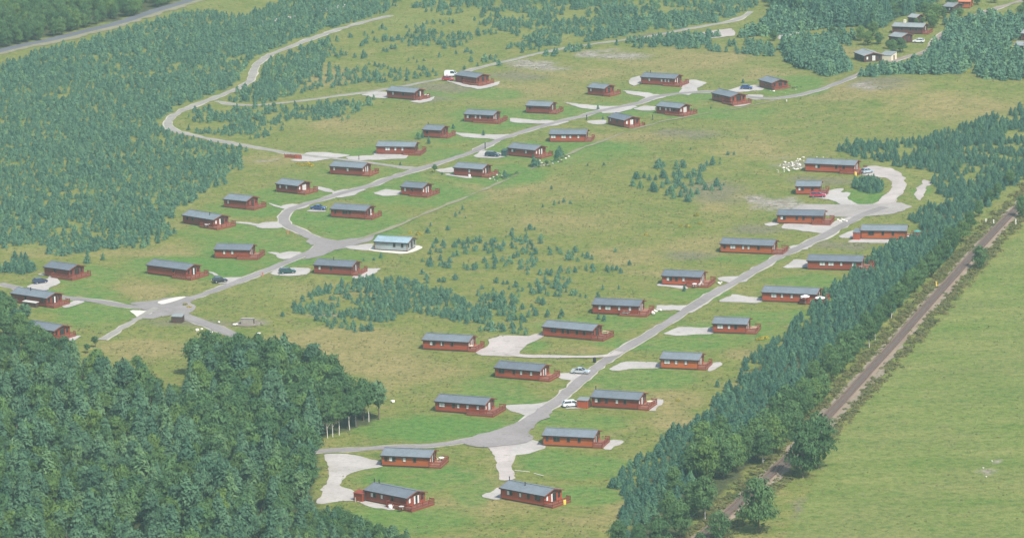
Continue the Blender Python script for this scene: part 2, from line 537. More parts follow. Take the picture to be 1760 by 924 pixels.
def ground_mat():
    m, nt, n, l, bs = new_mat('grassland')
    p = world_pos(nt)

    def attr(nm):
        a = n.new('ShaderNodeAttribute')
        a.attribute_name = nm
        return a.outputs['Fac']
    big = noise(nt, .02, 3, .6, p)
    mid = noise(nt, .11, 4, .65, p)
    fine = noise(nt, .55, 4, .7, p)
    vfine = noise(nt, 1.6, 3, .7, p)
    rough = mixc(nt, ramp(nt, mid, [(.36, 0), (.64, 1)]), (.112, .150, .032), (.190, .184, .054))
    rough = mixc(nt, ramp(nt, big, [(.4, 0), (.65, .5)]), rough, (.152, .166, .040))
    patch = noise(nt, .24, 4, .7, p)
    rough = mixc(nt, ramp(nt, patch, [(.5, 0), (.72, .7)]), rough, (.205, .170, .080))
    rough = mixc(nt, ramp(nt, patch, [(.28, .8), (.45, 0)]), rough, (.088, .145, .036))
    lawn = mixc(nt, ramp(nt, mid, [(.32, 0), (.7, 1)]), (.084, .162, .036), (.140, .182, .046))
    lawn = mixc(nt, ramp(nt, patch, [(.52, 0), (.7, .75)]), lawn, (.205, .175, .075))
    lawn = mixc(nt, ramp(nt, big, [(.3, .7), (.55, 0)]), lawn, (.074, .165, .034))
    dry = mixc(nt, ramp(nt, mid, [(.3, 0), (.7, 1)]), (.182, .166, .058), (.252, .204, .086))
    heath = mixc(nt, mid, (.125, .122, .075), (.190, .165, .110))
    yel = mixc(nt, mid, (.135, .170, .048), (.205, .200, .062))
    streak = noise(nt, 1.0, 4, .6, stretch(nt, p, (.03, .085, 1)))
    pas = mixc(nt, ramp(nt, streak, [(.36, 0), (.66, 1)]), (.110, .158, .034), (.178, .198, .058))
    pas = mixc(nt, ramp(nt, noise(nt, .03, 3, .6, p), [(.4, 0), (.7, .55)]), pas, (.160, .165, .058))
    pas = mixc(nt, ramp(nt, patch, [(.5, 0), (.75, .5)]), pas, (.185, .18, .07))
    pas = mixc(nt, ramp(nt, patch, [(.28, .6), (.46, 0)]), pas, (.085, .15, .036))
    c = mixc(nt, attr('dry'), rough, dry)
    c = mixc(nt, attr('yellow'), c, yel)
    c = mixc(nt, attr('lawn'), c, lawn)
    c = mixc(nt, attr('heath'), c, heath)
    c = mixc(nt, attr('pasture'), c, pas)
    c = mixc(nt, attr('bare'), c, mixc(nt, ramp(nt, noise(nt, .35, 4, .7, p), [(.35, 0), (.65, 1)]), (.165, .135, .105), (.34, .305, .265)))
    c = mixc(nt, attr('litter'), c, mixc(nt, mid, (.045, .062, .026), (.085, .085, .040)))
    c = mixc(nt, ramp(nt, fine, [(.36, .9), (.58, 0)]), c, mixc(nt, 1.0, c, (.56, .66, .56), 'MULTIPLY'))
    c = mixc(nt, ramp(nt, vfine, [(.48, 0), (.75, .8)]), c, mixc(nt, 1.0, c, (1.4, 1.3, 1.25), 'MULTIPLY'))
    l.new(c, bs.inputs['Base Color'])
    bs.inputs['Roughness'].default_value = .95
    bs.inputs['Specular IOR Level'].default_value = .05
    h = math_n(nt, 'ADD', fine, math_n(nt, 'MULTIPLY', vfine, .6))
    bump(nt, bs, h, .9, .35)
    return m


me.materials.append(ground_mat())
ground = link('ground', me)
tag(ground, 'broad rough grassland with mown lawns, dry tan patches and a pale pasture', kind='structure')


# ------------------------------------------------------------------ sheets: roads, drives, pads
def smooth_line(pts, step=3.0):
    P = [Vector((*p, 0)) for p in pts]
    P = [P[0] * 2 - P[1]] + P + [P[-1] * 2 - P[-2]]
    out = []
    for i in range(1, len(P) - 2):
        n = max(2, int((P[i + 1] - P[i]).length / step))
        for k in range(n):
            t = k / n
            a, b, c, d = P[i - 1], P[i], P[i + 1], P[i + 2]
            out.append(.5 * ((2 * b) + (c - a) * t + (2 * a - 5 * b + 4 * c - d) * t * t + (3 * b - a - 3 * c + d) * t ** 3))
    out.append(P[-2])
    return out


_sheet_z = [0.015]


def next_z():
    _sheet_z[0] += .0009
    return _sheet_z[0]


def ribbon(name, px_pts, width, mat, z=None, jitter=.25, label=None, smooth_px=True, offset=0.0, sheet=True):
    L = smooth_line(poly_at(px_pts))
    z = next_z() if z is None else z
    mb = MB()
    rows = []
    for i, p in enumerate(L):
        d = (L[min(i + 1, len(L) - 1)] - L[max(i - 1, 0)]).normalized()
        nrm = Vector((-d.y, d.x, 0))
        w1 = width / 2 + (vnoise(p.x, p.y, 3, 21) - .5) * jitter * 2 + (vnoise(p.x, p.y, 11, 22) - .5) * jitter * 2
        w2 = width / 2 + (vnoise(p.x, p.y, 3, 23) - .5) * jitter * 2 + (vnoise(p.x, p.y, 11, 24) - .5) * jitter * 2
        c = p + nrm * offset
        rows.append((c + nrm * w1, c - nrm * w2))
    for a, b in zip(rows, rows[1:]):
        q = [a[0], a[1], b[1], b[0]]
        mb.face([(v.x, v.y, z + float(gz(v.x, v.y))) for v in q])
    o = mb.build(name, mat)
    o['kind'] = 'structure'
    if label: o['label'] = label
    return o


def sheet(name, px_pts, mat, z=None, jitter=.35, label=None):
    P = [Vector((*at(*p), 0)) for p in px_pts]
    z = next_z() if z is None else z
    out = []
    n = len(P)
    area = sum(P[i].x * P[(i + 1) % n].y - P[(i + 1) % n].x * P[i].y for i in range(n))
    if area < 0: P.reverse()
    cx_, cy_ = sum(p.x for p in P) / n, sum(p.y for p in P) / n
    G = []
    for i in range(n):
        t = (P[(i + 1) % n] - P[i - 1])
        nn = Vector((t.y, -t.x, 0))
        if nn.length > 1e-6: nn.normalize()
        G.append(P[i] + Vector((nn.x * .3, nn.y * .55, 0)))
    P = G
    # rounded, slightly ragged outline
    Q = []
    for i in range(n):
        a, b = P[i], P[(i + 1) % n]
        q_ = min(.3, 1.0 / max(.1, (b - a).length))
        Q += [a.lerp(b, q_), a.lerp(b, 1 - q_)]
    for i in range(len(Q)):
        a, b = Q[i], Q[(i + 1) % len(Q)]
        k = max(1, int((b - a).length / 1.6))
        for j in range(k):
            p = a.lerp(b, j / k)
            out.append(Vector((p.x + (vnoise(p.x, p.y, 1.5, 31) - .5) * jitter * 1.6 + (vnoise(p.x, p.y, 5, 33) - .5) * jitter * 3, p.y + (vnoise(p.x, p.y, 1.5, 32) - .5) * jitter * 3 + (vnoise(p.x, p.y, 6, 34) - .5) * jitter * 4, z)))
    mb = MB()
    mb.v = [tuple(p) for p in out]
    for t in tessellate_polygon([out]):
        t = list(t)
        a, b, c = (out[i] for i in t)
        if (b - a).cross(c - a).z < 0: t.reverse()
        mb.f.append(tuple(t))
        mb.m.append(0)
    o = mb.build(name, mat)
    o['kind'] = 'structure'
    if label: o['label'] = label
    return o


ROAD_S = [(540, 775), (600, 772), (660, 769), (740, 765), (800, 757), (855, 745), (900, 727), (940, 702), (985, 666), (1020, 636), (1060, 607), (1100, 584), (1140, 559), (1185, 530), (1230, 502), (1275, 478), (1320, 451), (1375, 425), (1420, 403), (1460, 382), (1490, 366), (1520, 356)]
ROAD_N1 = [(672, 27), (620, 40), (560, 58), (500, 80), (462, 96), (440, 113), (428, 140), (400, 155), (370, 168), (330, 183), (302, 197), (290, 211), (298, 224), (330, 233), (380, 243), (440, 253), (500, 264), (550, 270), (620, 278), (680, 286), (730, 291)]
ROAD_N2 = [(372, 174), (400, 180), (440, 181), (520, 173), (590, 163), (640, 157), (700, 147), (760, 135), (800, 123), (860, 108), (920, 93), (980, 82), (1050, 72), (1120, 62), (1180, 50), (1250, 38), (1280, 28), (1292, 20)]
ROAD_N3 = [(0, 487), (40, 498), (90, 508), (130, 513), (180, 520), (230, 527), (275, 527), (330, 512), (400, 488), (450, 468), (500, 447), (540, 429), (552, 420), (545, 412), (520, 399), (493, 386), (488, 372), (505, 358), (545, 345), (600, 329), (640, 318), (680, 303), (720, 291), (770, 275), (810, 262), (850, 244), (900, 226), (950, 212), (1000, 200), (1045, 188), (1095, 178), (1130, 166), (1180, 160), (1230, 158), (1280, 166), (1330, 170), (1390, 163), (1440, 151), (1470, 138)]
ROAD_N4 = [(270, 528), (240, 545), (205, 566), (175, 584)]
ROAD_N5 = [(280, 526), (330, 547), (370, 562), (410, 580), (440, 600), (455, 615)]
ROAD_E = [(1465, 140), (1500, 125), (1530, 108), (1560, 98), (1590, 90), (1605, 72), (1620, 60), (1650, 40), (1690, 22), (1760, 0)]
ROADS = (
        ('gravel_road', ROAD_N1, 2.7, 'verge', 'track', 'pale gravel loop road curving round the young plantation'),
        ('gravel_road', ROAD_N2, 2.2, 'verge', 'track', 'pale straight gravel track behind the topmost lodges'),
        ('estate_road', ROAD_N3, 3.0, 'verge', 'road', 'narrow winding estate road linking the upper lodges'),
        ('estate_road', ROAD_N4, 2.1, 'verge', 'track', 'short stony track leading down from the road junction'),
        ('estate_road', ROAD_N5, 4.0, 'verge', 'road', 'grey road running from the junction into the wood'),
        ('estate_road', ROAD_S, 3.2, 'verge', 'road', 'straight grey estate road through the lower lodge rows'),
        ('gravel_road', ROAD_E, 2.6, 'verge', 'pink_track', 'pinkish track leading to the old cabins in the trees'))
for nm, pts, w, mv, mt, lb in ROADS:
    ribbon(nm + '_verge', pts, w + .7, M[mv], None, .62, 'ragged pale gravel edge of the ' + lb.split(' ', 1)[1])

DRIVES = [
    ('drive', [(556, 779), (600, 782), (652, 791), (652, 801), (612, 806), (588, 818), (582, 833), (600, 843), (612, 848), (612, 858), (590, 859), (563, 865), (549, 866), (556, 840), (568, 815), (567, 795)], 'cream gravel drive serving the two lowest left lodges'),
    ('drive', [(606, 855), (640, 861), (676, 871), (672, 876), (630, 867)], 'cream path along the front of the lowest left lodge'),
    ('gravel_pink', [(838, 764), (905, 757), (884, 778), (881, 800), (884, 822), (862, 826), (858, 800), (852, 782)], 'pinkish rutted drive down to the lowest lodge'),
    ('drive', [(893, 757), (880, 768), (872, 783), (905, 779), (937, 768), (930, 760), (905, 755)], 'pale drive beside the orange lodge near the junction'),
    ('drive', [(1034, 766), (1050, 755), (1074, 756), (1062, 766), (1045, 774), (1035, 772)], 'cream pad at the gable of the orange lodge'),
    ('drive', [(826, 852), (858, 837), (860, 856), (848, 859)], 'pale pad at the back of the lowest lodge'),
    ('drive', [(868, 698), (905, 693), (943, 690), (930, 704), (905, 713), (880, 705)], 'pale drive in front of the left mid lodge deck'),
    ('drive', [(960, 642), (985, 640), (1018, 638), (1003, 652), (995, 655), (958, 650)], 'pale drive where the silver car is parked'),
    ('drive', [(965, 694), (1000, 687), (1008, 699), (970, 702)], 'small gravel stand under the white estate car'),
    ('drive', [(1108, 702), (1132, 686), (1140, 690), (1122, 705)], 'cream pad at the gable behind the small red shed lodge'),
    ('drive', [(1050, 635), (1075, 621), (1100, 622), (1135, 624), (1135, 633), (1090, 632), (1060, 637)], 'pale drive right of the lower road at the middle lodge'),
    ('drive', [(1218, 637), (1228, 622), (1241, 622), (1226, 637)], 'cream pad at the end of the middle right lodge'),
    ('drive', [(1143, 573), (1170, 560), (1195, 563), (1224, 563), (1227, 572), (1190, 575), (1160, 575)], 'pale drive to the short lodge right of the road'),
    ('drive', [(1238, 519), (1265, 506), (1280, 510), (1309, 512), (1307, 520), (1265, 520)], 'pale drive to the long lodge with white windows'),
    ('drive', [(1348, 462), (1370, 446), (1388, 446), (1388, 459), (1375, 460)], 'pale stand left of the lodge with four white windows'),
    ('drive', [(1438, 407), (1465, 396), (1472, 397), (1472, 408), (1450, 409)], 'pale stand left of the orange lodge by the belt'),
    ('drive', [(1453, 416), (1478, 408), (1547, 413), (1546, 418), (1470, 417)], 'cream strip along the front of the orange lodge by the belt'),
    ('drive', [(1343, 391), (1350, 385), (1430, 388), (1440, 379), (1464, 371), (1435, 394), (1415, 400)], 'cream strip before the lodge at the road bend'),
    ('drive', [(1318, 384), (1335, 380), (1340, 386), (1320, 388)], 'small cream pad behind the lodge at the road bend'),
    ('drive', [(1360, 423), (1402, 416), (1386, 429), (1364, 431)], 'pale drive between deck and road of the left bend lodge'),
    ('drive', [(1388, 339), (1420, 340), (1426, 327), (1448, 323), (1440, 331), (1461, 331), (1453, 342), (1470, 350), (1480, 357), (1455, 356), (1440, 346), (1420, 342)], 'cream forecourt where the red car is parked'),
    ('gravel_pink', [(1480, 300), (1478, 290), (1500, 284), (1525, 289), (1548, 299), (1556, 315), (1551, 332), (1532, 352), (1498, 362), (1500, 350), (1526, 335), (1536, 318), (1528, 307), (1500, 302)], 'wide pink gravel turning loop round the grass island'),
    ('junction', [(1420, 352), (1480, 352), (1545, 348), (1568, 354), (1530, 367), (1480, 372), (1440, 372), (1400, 365), (1360, 358), (1380, 352)], 'broad worn gravel junction at the top of the lower road'),
    ('gravel_pink', [(1572, 340), (1580, 322), (1592, 308), (1600, 312), (1590, 325), (1580, 345)], 'short pink path into the young trees'),
    ('drive', [(1126, 525), (1170, 526), (1212, 522), (1198, 532), (1185, 538), (1170, 532), (1130, 532)], 'pale drive to the lodge with the picnic deck'),
    ('drive', [(1230, 477), (1262, 475), (1293, 476), (1280, 483), (1265, 487), (1238, 483)], 'pale drive left of the road at the upper lodge'),
    ('drive', [(1127, 490), (1135, 485), (1185, 493), (1184, 496), (1150, 493)], 'cream strip along the upper left lodge front'),
    ('gravel_pink', [(816, 607), (838, 597), (842, 583), (870, 577), (905, 580), (932, 573), (932, 578), (905, 592), (890, 606), (898, 612), (860, 612), (830, 609)], 'large pinkish gravel yard between two lodges'),
    ('road', [(515, 400), (545, 408), (575, 413), (612, 411), (640, 405), (640, 410), (600, 423), (575, 428), (545, 440), (520, 446), (545, 425)], 'worn gravel fork where the path meets the upper road'),
    ('road', [(225, 522), (262, 519), (300, 511), (330, 508), (325, 540), (345, 556), (290, 540), (255, 548), (230, 548), (258, 535)], 'worn gravel patch at the lower left crossroads'),
    ('drive', [(590, 424), (640, 419), (640, 430), (602, 428)], 'pale drive to the grey unfinished lodge'),
    ('slab', [(634, 428), (640, 424), (702, 428), (718, 421), (727, 425), (712, 432), (695, 436), (640, 431)], 'cream concrete base under the grey unfinished lodge'),
    ('drive', [(606, 478), (630, 461), (656, 461), (645, 468), (624, 478)], 'pale pad beside the deck of the central lodge'),
    ('drive', [(462, 471), (480, 461), (537, 462), (532, 469), (500, 473)], 'pale strip under the dark green estate car'),
    ('drive', [(455, 432), (470, 434), (488, 438), (486, 440), (468, 436)], 'narrow cream path from the left lodge deck'),
    ('drive', [(476, 442), (490, 433), (523, 433), (512, 441), (490, 446)], 'cream parking stand left of the road junction'),
    ('drive', [(402, 381), (430, 384), (445, 387), (443, 389), (428, 386)], 'narrow cream path to the left parking stand'),
    ('drive', [(440, 388), (455, 383), (486, 382), (482, 392), (445, 392)], 'cream parking stand beside the road bend'),
    ('drive', [(456, 350), (470, 352), (485, 357), (482, 358), (468, 354)], 'thin cream path above the road bend'),
    ('drive', [(478, 357), (495, 351), (534, 350), (522, 358), (500, 362)], 'cream parking stand above the road bend'),
    ('drive', [(562, 330), (543, 323), (545, 321), (575, 329), (575, 331)], 'thin cream path from the pale lodge deck'),
    ('drive', [(568, 332), (590, 326), (626, 326), (607, 336), (585, 339)], 'cream parking stand on the upper road curve'),
    ('drive', [(640, 332), (662, 325), (688, 329), (687, 335), (660, 336)], 'cream drive to the short lodge right of the upper road'),
    ('drive', [(524, 362), (545, 357), (562, 358), (560, 365)], 'small cream stand under the blue car'),
    ('drive', [(750, 292), (778, 287), (780, 297), (758, 296)], 'cream drive by the round lawn tree'),
    ('drive', [(768, 299), (778, 299), (812, 304), (808, 307), (790, 305)], 'cream strip before the lodge with a rock garden'),
    ('drive', [(596, 270), (645, 268), (645, 262), (699, 267), (697, 272), (640, 275), (600, 277)], 'cream strip along the front of the wide left lodge'),
    ('drive', [(812, 269), (830, 259), (850, 261), (874, 268), (850, 272), (820, 271)], 'cream stand under the dark blue estate car'),
    ('drive', [(780, 228), (830, 231), (880, 231), (852, 242), (845, 238), (800, 235)], 'cream drive to the small square lodge'),
    ('drive', [(876, 203), (910, 206), (982, 210), (947, 218), (940, 213), (900, 211), (876, 209)], 'cream drive curving from the second row lodge'),
    ('drive', [(965, 175), (1000, 180), (1040, 183), (1096, 183), (1062, 194), (1040, 196), (1030, 189), (1000, 186)], 'cream drive curving from the third row lodge'),
    ('drive', [(1066, 155), (1100, 159), (1146, 166), (1120, 173), (1108, 167), (1080, 162)], 'cream drive from the small top lodge'),
    ('drive', [(1166, 160), (1180, 144), (1190, 137), (1215, 142), (1197, 151), (1197, 158), (1178, 164)], 'wide cream yard beside the top long lodge'),
    ('drive', [(1080, 139), (1098, 131), (1102, 143), (1088, 148)], 'cream rubble pad behind the top long lodge'),
    ('drive', [(1010, 209), (1040, 206), (1046, 213), (1025, 214)], 'cream stand by the post left of a small lodge'),
    ('drive', [(1086, 188), (1110, 182), (1128, 183), (1127, 190), (1105, 190)], 'cream stand left of the lodge with white doors'),
    ('drive', [(1252, 156), (1280, 149), (1300, 147), (1322, 154), (1290, 156), (1270, 159)], 'cream stand under the blue car at the top'),
    ('drive', [(1276, 163), (1300, 163), (1334, 169), (1295, 172)], 'cream drive right of the tilted red lodge'),
    ('drive', [(1322, 159), (1360, 153), (1388, 149), (1388, 156), (1350, 159)], 'cream edge before the top right lodge'),
    ('drive', [(1262, 182), (1290, 176), (1295, 178), (1270, 184)], 'cream strip before the tilted red lodge deck'),
    ('drive', [(500, 276), (530, 262), (558, 262), (604, 268), (562, 273), (535, 278)], 'cream pad beside the timber bin screen'),
    ('drive', [(42, 494), (75, 483), (88, 475), (65, 473), (67, 470), (90, 473), (105, 485), (75, 499)], 'cream forecourt where the navy car is parked'),
    ('drive', [(108, 526), (128, 516), (144, 518), (116, 528)], 'cream slab at the gable of the left edge lodge'),
    ('drive', [(98, 590), (128, 578), (139, 575), (122, 588)], 'cream slab at the gable of the half hidden lodge'),
    ('drive', [(362, 481), (390, 477), (416, 477), (402, 487), (380, 488)], 'cream stand under the black hatchback'),
    ('drive', [(355, 465), (362, 466), (376, 473), (372, 474)], 'short cream path by the black hatchback'),
    ('slab', [(268, 520), (300, 512), (322, 509), (300, 517), (280, 523)], 'white concrete apron on the upper side of the junction'),
    ('slab', [(223, 533), (245, 534), (262, 537), (240, 546)], 'white concrete apron on the lower side of the junction'),
    ('drive', [(620, 163), (640, 159), (664, 159), (664, 169), (650, 168)], 'pinkish drive behind the far top left lodge'),
    ('drive', [(706, 174), (735, 170), (752, 166), (737, 175), (720, 178)], 'cream strip before the far top left lodge'),
    ('drive', [(765, 138), (800, 145), (826, 150), (850, 143), (858, 139), (852, 147), (826, 153), (798, 149)], 'cream strip before the lodge with the red car'),
    ('soil', [(404, 554), (422, 548), (438, 550), (436, 556), (415, 558)], 'worn tan patch round the pale shelter'),
    ('road', [(805, 754), (850, 742), (900, 720), (935, 699), (945, 708), (915, 735), (905, 757), (845, 766), (800, 763)], 'wide worn fork at the foot of the straight road'),
    ('gravel_pink', [(1335, 65), (1350, 55), (1375, 56), (1375, 66), (1350, 70)], 'sandy bare scrape among the upper trees'),
    ('gravel_pink', [(1180, 62), (1220, 55), (1260, 50), (1262, 62), (1220, 66)], 'pale scrape beside the straight track'),
]
for mt, pts, lb in DRIVES:
    sheet({'drive': 'driveway', 'gravel_pink': 'gravel_yard', 'road': 'gravel_junction', 'junction': 'gravel_junction', 'rubble': 'bare_ground', 'soil': 'soil_heap', 'slab': 'concrete_apron'}[mt], pts, M[mt], label=lb, jitter={'rubble': 1.7, 'soil': 1.3, 'slab': .1, 'road': .8}.get(mt, .45))
for nm, pts, w, mv, mt, lb in ROADS:
    ribbon(nm, pts, w, M[mt], None, .3, lb)
ribbon('main_road_verge', [(-60, 104), (0, 91), (40, 81), (90, 71), (150, 56), (210, 41), (260, 24), (300, 12), (345, -1), (400, -14)], 7, M['path'], None, 1.4, 'pale grassy verge beside the far main road')
ribbon('main_road', [(-60, 101), (0, 88), (40, 78), (90, 68), (150, 53), (210, 38), (260, 21), (300, 9), (345, -4), (400, -18)], 5.0, M['asphalt'], None, .1, 'blue grey asphalt main road along the far forest')
ribbon('footpath', [(600, 417), (640, 405), (700, 381), (760, 356), (830, 326), (900, 296), (960, 272), (1020, 248), (1080, 228), (1150, 208), (1220, 195), (1280, 184), (1330, 174)], 1.0, M['path'], None, .75, 'faint pale path along the edge of the upper lawns')
ribbon('farm_track', [(440, 44), (470, 36), (500, 30), (545, 20), (600, 9)], 4, M['gravel_pink'], None, 1.2, 'pink bare strip among the far plantation')
ribbon('farm_track', [(870, 605), (895, 611), (960, 613), (1040, 612), (1066, 604)], 2.6, M['gravel_pink'], None, .4, 'pinkish side track joining the lower estate road')



# ------------------------------------------------------------------ timber lodges
EAVE, RISE, WID, OVR = 2.54, .98, 6.82, .5
HALF = WID / 2
blockers = []          # (x, y, radius): nothing grows here


def window(parent, x, z0, z1, w, panes, y, face='front', frame=None):
    """one window: a frame of bars with one pane per letter (b blind, d dark); face front: wall in the xz plane looking to -y; gable: wall in the yz plane looking to +x"""
    def P(a, d, z):      # a along the wall, d out of the wall
        return (a, y - d, z) if face == 'front' else (y + d, a, z)

    def slab(mb, a0, a1, d0, d1, za, zb):
        p, q = P(a0, d0, za), P(a1, d1, zb)
        mb.box(min(p[0], q[0]), max(p[0], q[0]), min(p[1], q[1]), max(p[1], q[1]), za, zb)
    t = .07
    fr = MB()
    slab(fr, x - w / 2, x + w / 2, .002, .075, z1 - t, z1)
    slab(fr, x - w / 2, x + w / 2, .002, .09, z0, z0 + t)
    n = len(panes)
    for i in range(n + 1):
        c = x - w / 2 + (w - t) * i / n
        slab(fr, c, c + t, .002, .07, z0 + t, z1 - t)
    f = fr.build('window', frame or M['frame'], parent)
    for i, k in enumerate(panes):
        a = x - w / 2 + (w - t) * i / n + t
        b = x - w / 2 + (w - t) * (i + 1) / n
        g = MB()
        slab(g, a, b, .004, .035, z0 + t, z1 - t)
        g.build('pane', M['blind'] if k == 'b' else M['glass'], f)
    return f


def railing(deck, a, b, z, zt, wood, side):
    """posts, hand rail and slats along one side of the deck"""
    a, b = Vector(a), Vector(b)
    ln = (b - a).length
    if ln < .4: return
    n = max(1, round(ln / 1.8))
    h = MB()
    h.bar((a.x, a.y, zt), (b.x, b.y, zt), .12, .06)
    h.build('hand_rail', M['rail_wood'], deck)
    s = MB()
    s.bar((a.x, a.y, z + .16), (b.x, b.y, z + .16), .05, .12)
    s.bar((a.x, a.y, zt - .12), (b.x, b.y, zt - .12), .05, .10)
    k = int(ln / .27)
    for i in range(1, k):
        p = a.lerp(b, i / k)
        d = (b - a).normalized() * .045
        s.bar((p.x, p.y, z + .1), (p.x, p.y, zt - .06), .03, .11) if False else s.hexa([(p.x - d.x - d.y * .2, p.y - d.y + d.x * .2, z + .1), (p.x + d.x - d.y * .2, p.y + d.y + d.x * .2, z + .1), (p.x + d.x + d.y * .2, p.y + d.y - d.x * .2, z + .1), (p.x - d.x + d.y * .2, p.y - d.y - d.x * .2, z + .1),
                                                                                 (p.x - d.x - d.y * .2, p.y - d.y + d.x * .2, zt - .08), (p.x + d.x - d.y * .2, p.y + d.y + d.x * .2, zt - .08), (p.x + d.x + d.y * .2, p.y + d.y - d.x * .2, zt - .08), (p.x - d.x + d.y * .2, p.y - d.y - d.x * .2, zt - .08)])
    s.build('railing', M['rail_wood'], deck)
    for i in range(n + 1):
        p = a.lerp(b, i / n)
        if side and i == 0: continue
        q = MB()
        q.box(p.x - .055, p.x + .055, p.y - .055, p.y + .055, -.1, zt + .09)
        q.build('post', M['rail_wood'], deck)


def lodge(label, e1, e2, wood, wins, gable, deck=(2.1, 0), flues=(), roof='roof', recess=False, width=WID, name='timber_lodge', cat='lodge', group='timber lodges of the holiday park', shut=False, eave=EAVE, rise=RISE, ovr=OVR, end=None):
    x1, y1 = at(*e1, eave)
    x2, y2 = at(*e2, eave)
    L = math.hypot(x2 - x1, y2 - y1)
    root = empty(name, (x1, y1, 0), math.atan2(y2 - y1, x2 - x1))
    tag(root, label, cat, group)
    half = width / 2
    ca, sa = (x2 - x1) / L, (y2 - y1) / L
    for k in (.15, .5, .85):
        blockers.append((x1 + ca * L * k - sa * half, y1 + sa * L * k + ca * half, 5.2))
    bx0, bx1, by0, by1 = .28, L - ovr, .36, width - .36
    sl = rise / half
    T = .14
    # walls: one closed prism
    w = MB()
    zt = eave + sl * by0 - T
    zr = eave + rise - T
    prof = [(by0, .32), (by1, .32), (by1, zt), (half, zr), (by0, zt)]
    A = [(bx0, y, z) for y, z in prof]
    B = [(bx1, y, z) for y, z in prof]
    w.face([A[0], A[4], A[3], A[2], A[1]])
    w.face(B)
    for i in range(5):
        j = (i + 1) % 5
        w.face([A[i], A[j], B[j], B[i]])
    w.build('wall', M[wood], root)
    s = MB()
    s.box(bx0 + .05, bx1 - .05, by0 + .05, by1 - .05, -.25, .318)
    s.build('skirting', M['wood_dark'], root)
    # corner boards
    for cx_ in (bx0, bx1):
        c = MB()
        c.box(cx_ - .08, cx_ + .08, by0 - .045, by0 + .05, .30, zt - .01)
        c.build('corner_board', M['barge'], root)
    # roof: two slopes of one slab
    r = MB()
    pr = [(0, eave), (half, eave + rise), (width, eave), (width, eave - T), (half, eave + rise - T), (0, eave - T)]
    A = [(0, y, z) for y, z in pr]
    B = [(L, y, z) for y, z in pr]
    for i in range(6):
        j = (i + 1) % 6
        r.face([A[j], A[i], B[i], B[j]])
    for S, o in ((A, 1), (B, -1)):
        for q in ((0, 1, 4, 5), (1, 2, 3, 4)):
            p = [S[k] for k in q]
            r.face(p if o > 0 else p[::-1])
    rf = r.build('roof', M[roof], root)
    rc = MB()
    rc.bar((.02, half, eave + rise + .03), (L - .02, half, eave + rise + .03), .32, .07)
    rc.build('ridge_cap', M[roof], rf)
    for fxp, fy_ in flues:
        fl = MB()
        zz = eave + rise * min(1, fy_ / half) if fy_ <= half else eave + rise
        fl.tube((L * fxp, fy_, zz - .2), (L * fxp, fy_, zz + .75), .1, .1, 8)
        fl.tube((L * fxp, fy_, zz + .72), (L * fxp, fy_, zz + .86), .17, .12, 8)
        fl.build('flue', M['black'], rf)
    for yy, o in ((0, -.035), (width, .035)):
        f = MB()
        f.box(.02, L - .02, min(yy, yy + o), max(yy, yy + o), eave - T - .10, eave - .02)
        f.build('fascia', M['fascia'], root)
    for xx, o in ((0, -.05), (L, .05)):
        b = MB()
        for ya, yb in ((-.03, half), (width + .03, half)):
            za, zb = eave + .015, eave + rise + .015
            b.hexa([(xx, ya, za - .24), (xx + o, ya, za - .24), (xx + o, yb, zb - .24), (xx, yb, zb - .24), (xx, ya, za), (xx + o, ya, za), (xx + o, yb, zb), (xx, yb, zb)])
        b.build('bargeboard', M['barge'], root)
    # front windows
    bl = bx1 - bx0
    for k in wins:
        t, panes = k[0], k[1]
        ww = .72 if len(panes) == 1 else 1.55
        if len(k) > 2: ww = k[2]
        cx_ = bx0 + .35 + (bl - .5) * t
        window(root, cx_, 1.18, 2.18, ww, panes, by0)
    # gable end: patio doors and side window
    if gable:
        window(root, half + .2, .5, 2.42, .62 * len(gable), gable, bx1, 'gable')
        window(root, by0 + 1.05, 1.05, 2.25, .75, gable[0], bx1, 'gable')
        window(root, by1 - 1.0, 1.05, 2.25, .75, 'd', bx1, 'gable')
        g = MB()
        g.face([(bx1 + .03, half - 1.3, zt + .02), (bx1 + .03, half + 1.3, zt + .02), (bx1 + .03, half, zr - .16)])
        g.face([(bx1 + .004, half - 1.3, zt + .02), (bx1 + .004, half, zr - .16), (bx1 + .004, half + 1.3, zt + .02)])
        g.build('gable_window', M['glass'], root)
    if ovr > .6:
        for yy in (by0 + .1, by1 - .1):
            p = MB()
            p.box(L - .26, L - .12, yy - .07, yy + .07, .4, eave + sl * by0 - T - .01)
            p.build('porch_post', M['rail_wood'], root)
    if deck:
        dp, wr = deck[0] + .35, deck[1]
        wl = max(0.0, wr) * L
        wd = 1.25
        xr = bx1 + dp
        xl = bx1 - wl
        yf = by0 - wd if wr > 0 else by0 + .02
        yb = by1 + .15 - (.0 if len(deck) < 3 else deck[2])
        z = .47
        d = MB()
        d.box(bx1 + .01, xr, yf, yb, z - .14, z)
        if wr > 0: d.box(xl, bx1 + .008, yf, by0 - .005, z - .14, z)
        dk = d.build('deck', M['deck_board'], root)
        k = MB()          # closed boarding under the deck
        k.box(xl if wr > 0 else bx1 + .01, xr - .02, yf + .01, yf + .05, -.15, z - .15)
        k.box(xr - .06, xr - .02, yf + .06, yb, -.15, z - .15)
        if wr > 0: k.box(xl, xl + .04, yf + .06, by0 - .01, -.15, z - .15)
        k.build('deck_skirt', M['rail_wood'], dk)
        zt2 = z + .92
        x0r = xl if wr > 0 else bx1 + .1
        railing(dk, (x0r, yf + .06), (xr - .06, yf + .06), z, zt2, wood, 0)
        gap = 1.1
        railing(dk, (xr - .06, yf + .06), (xr - .06, yb - .05), z, zt2, wood, 1)
        railing(dk, (bx1 + .1 + gap, yb - .05), (xr - .06, yb - .05), z, zt2, wood, 0)
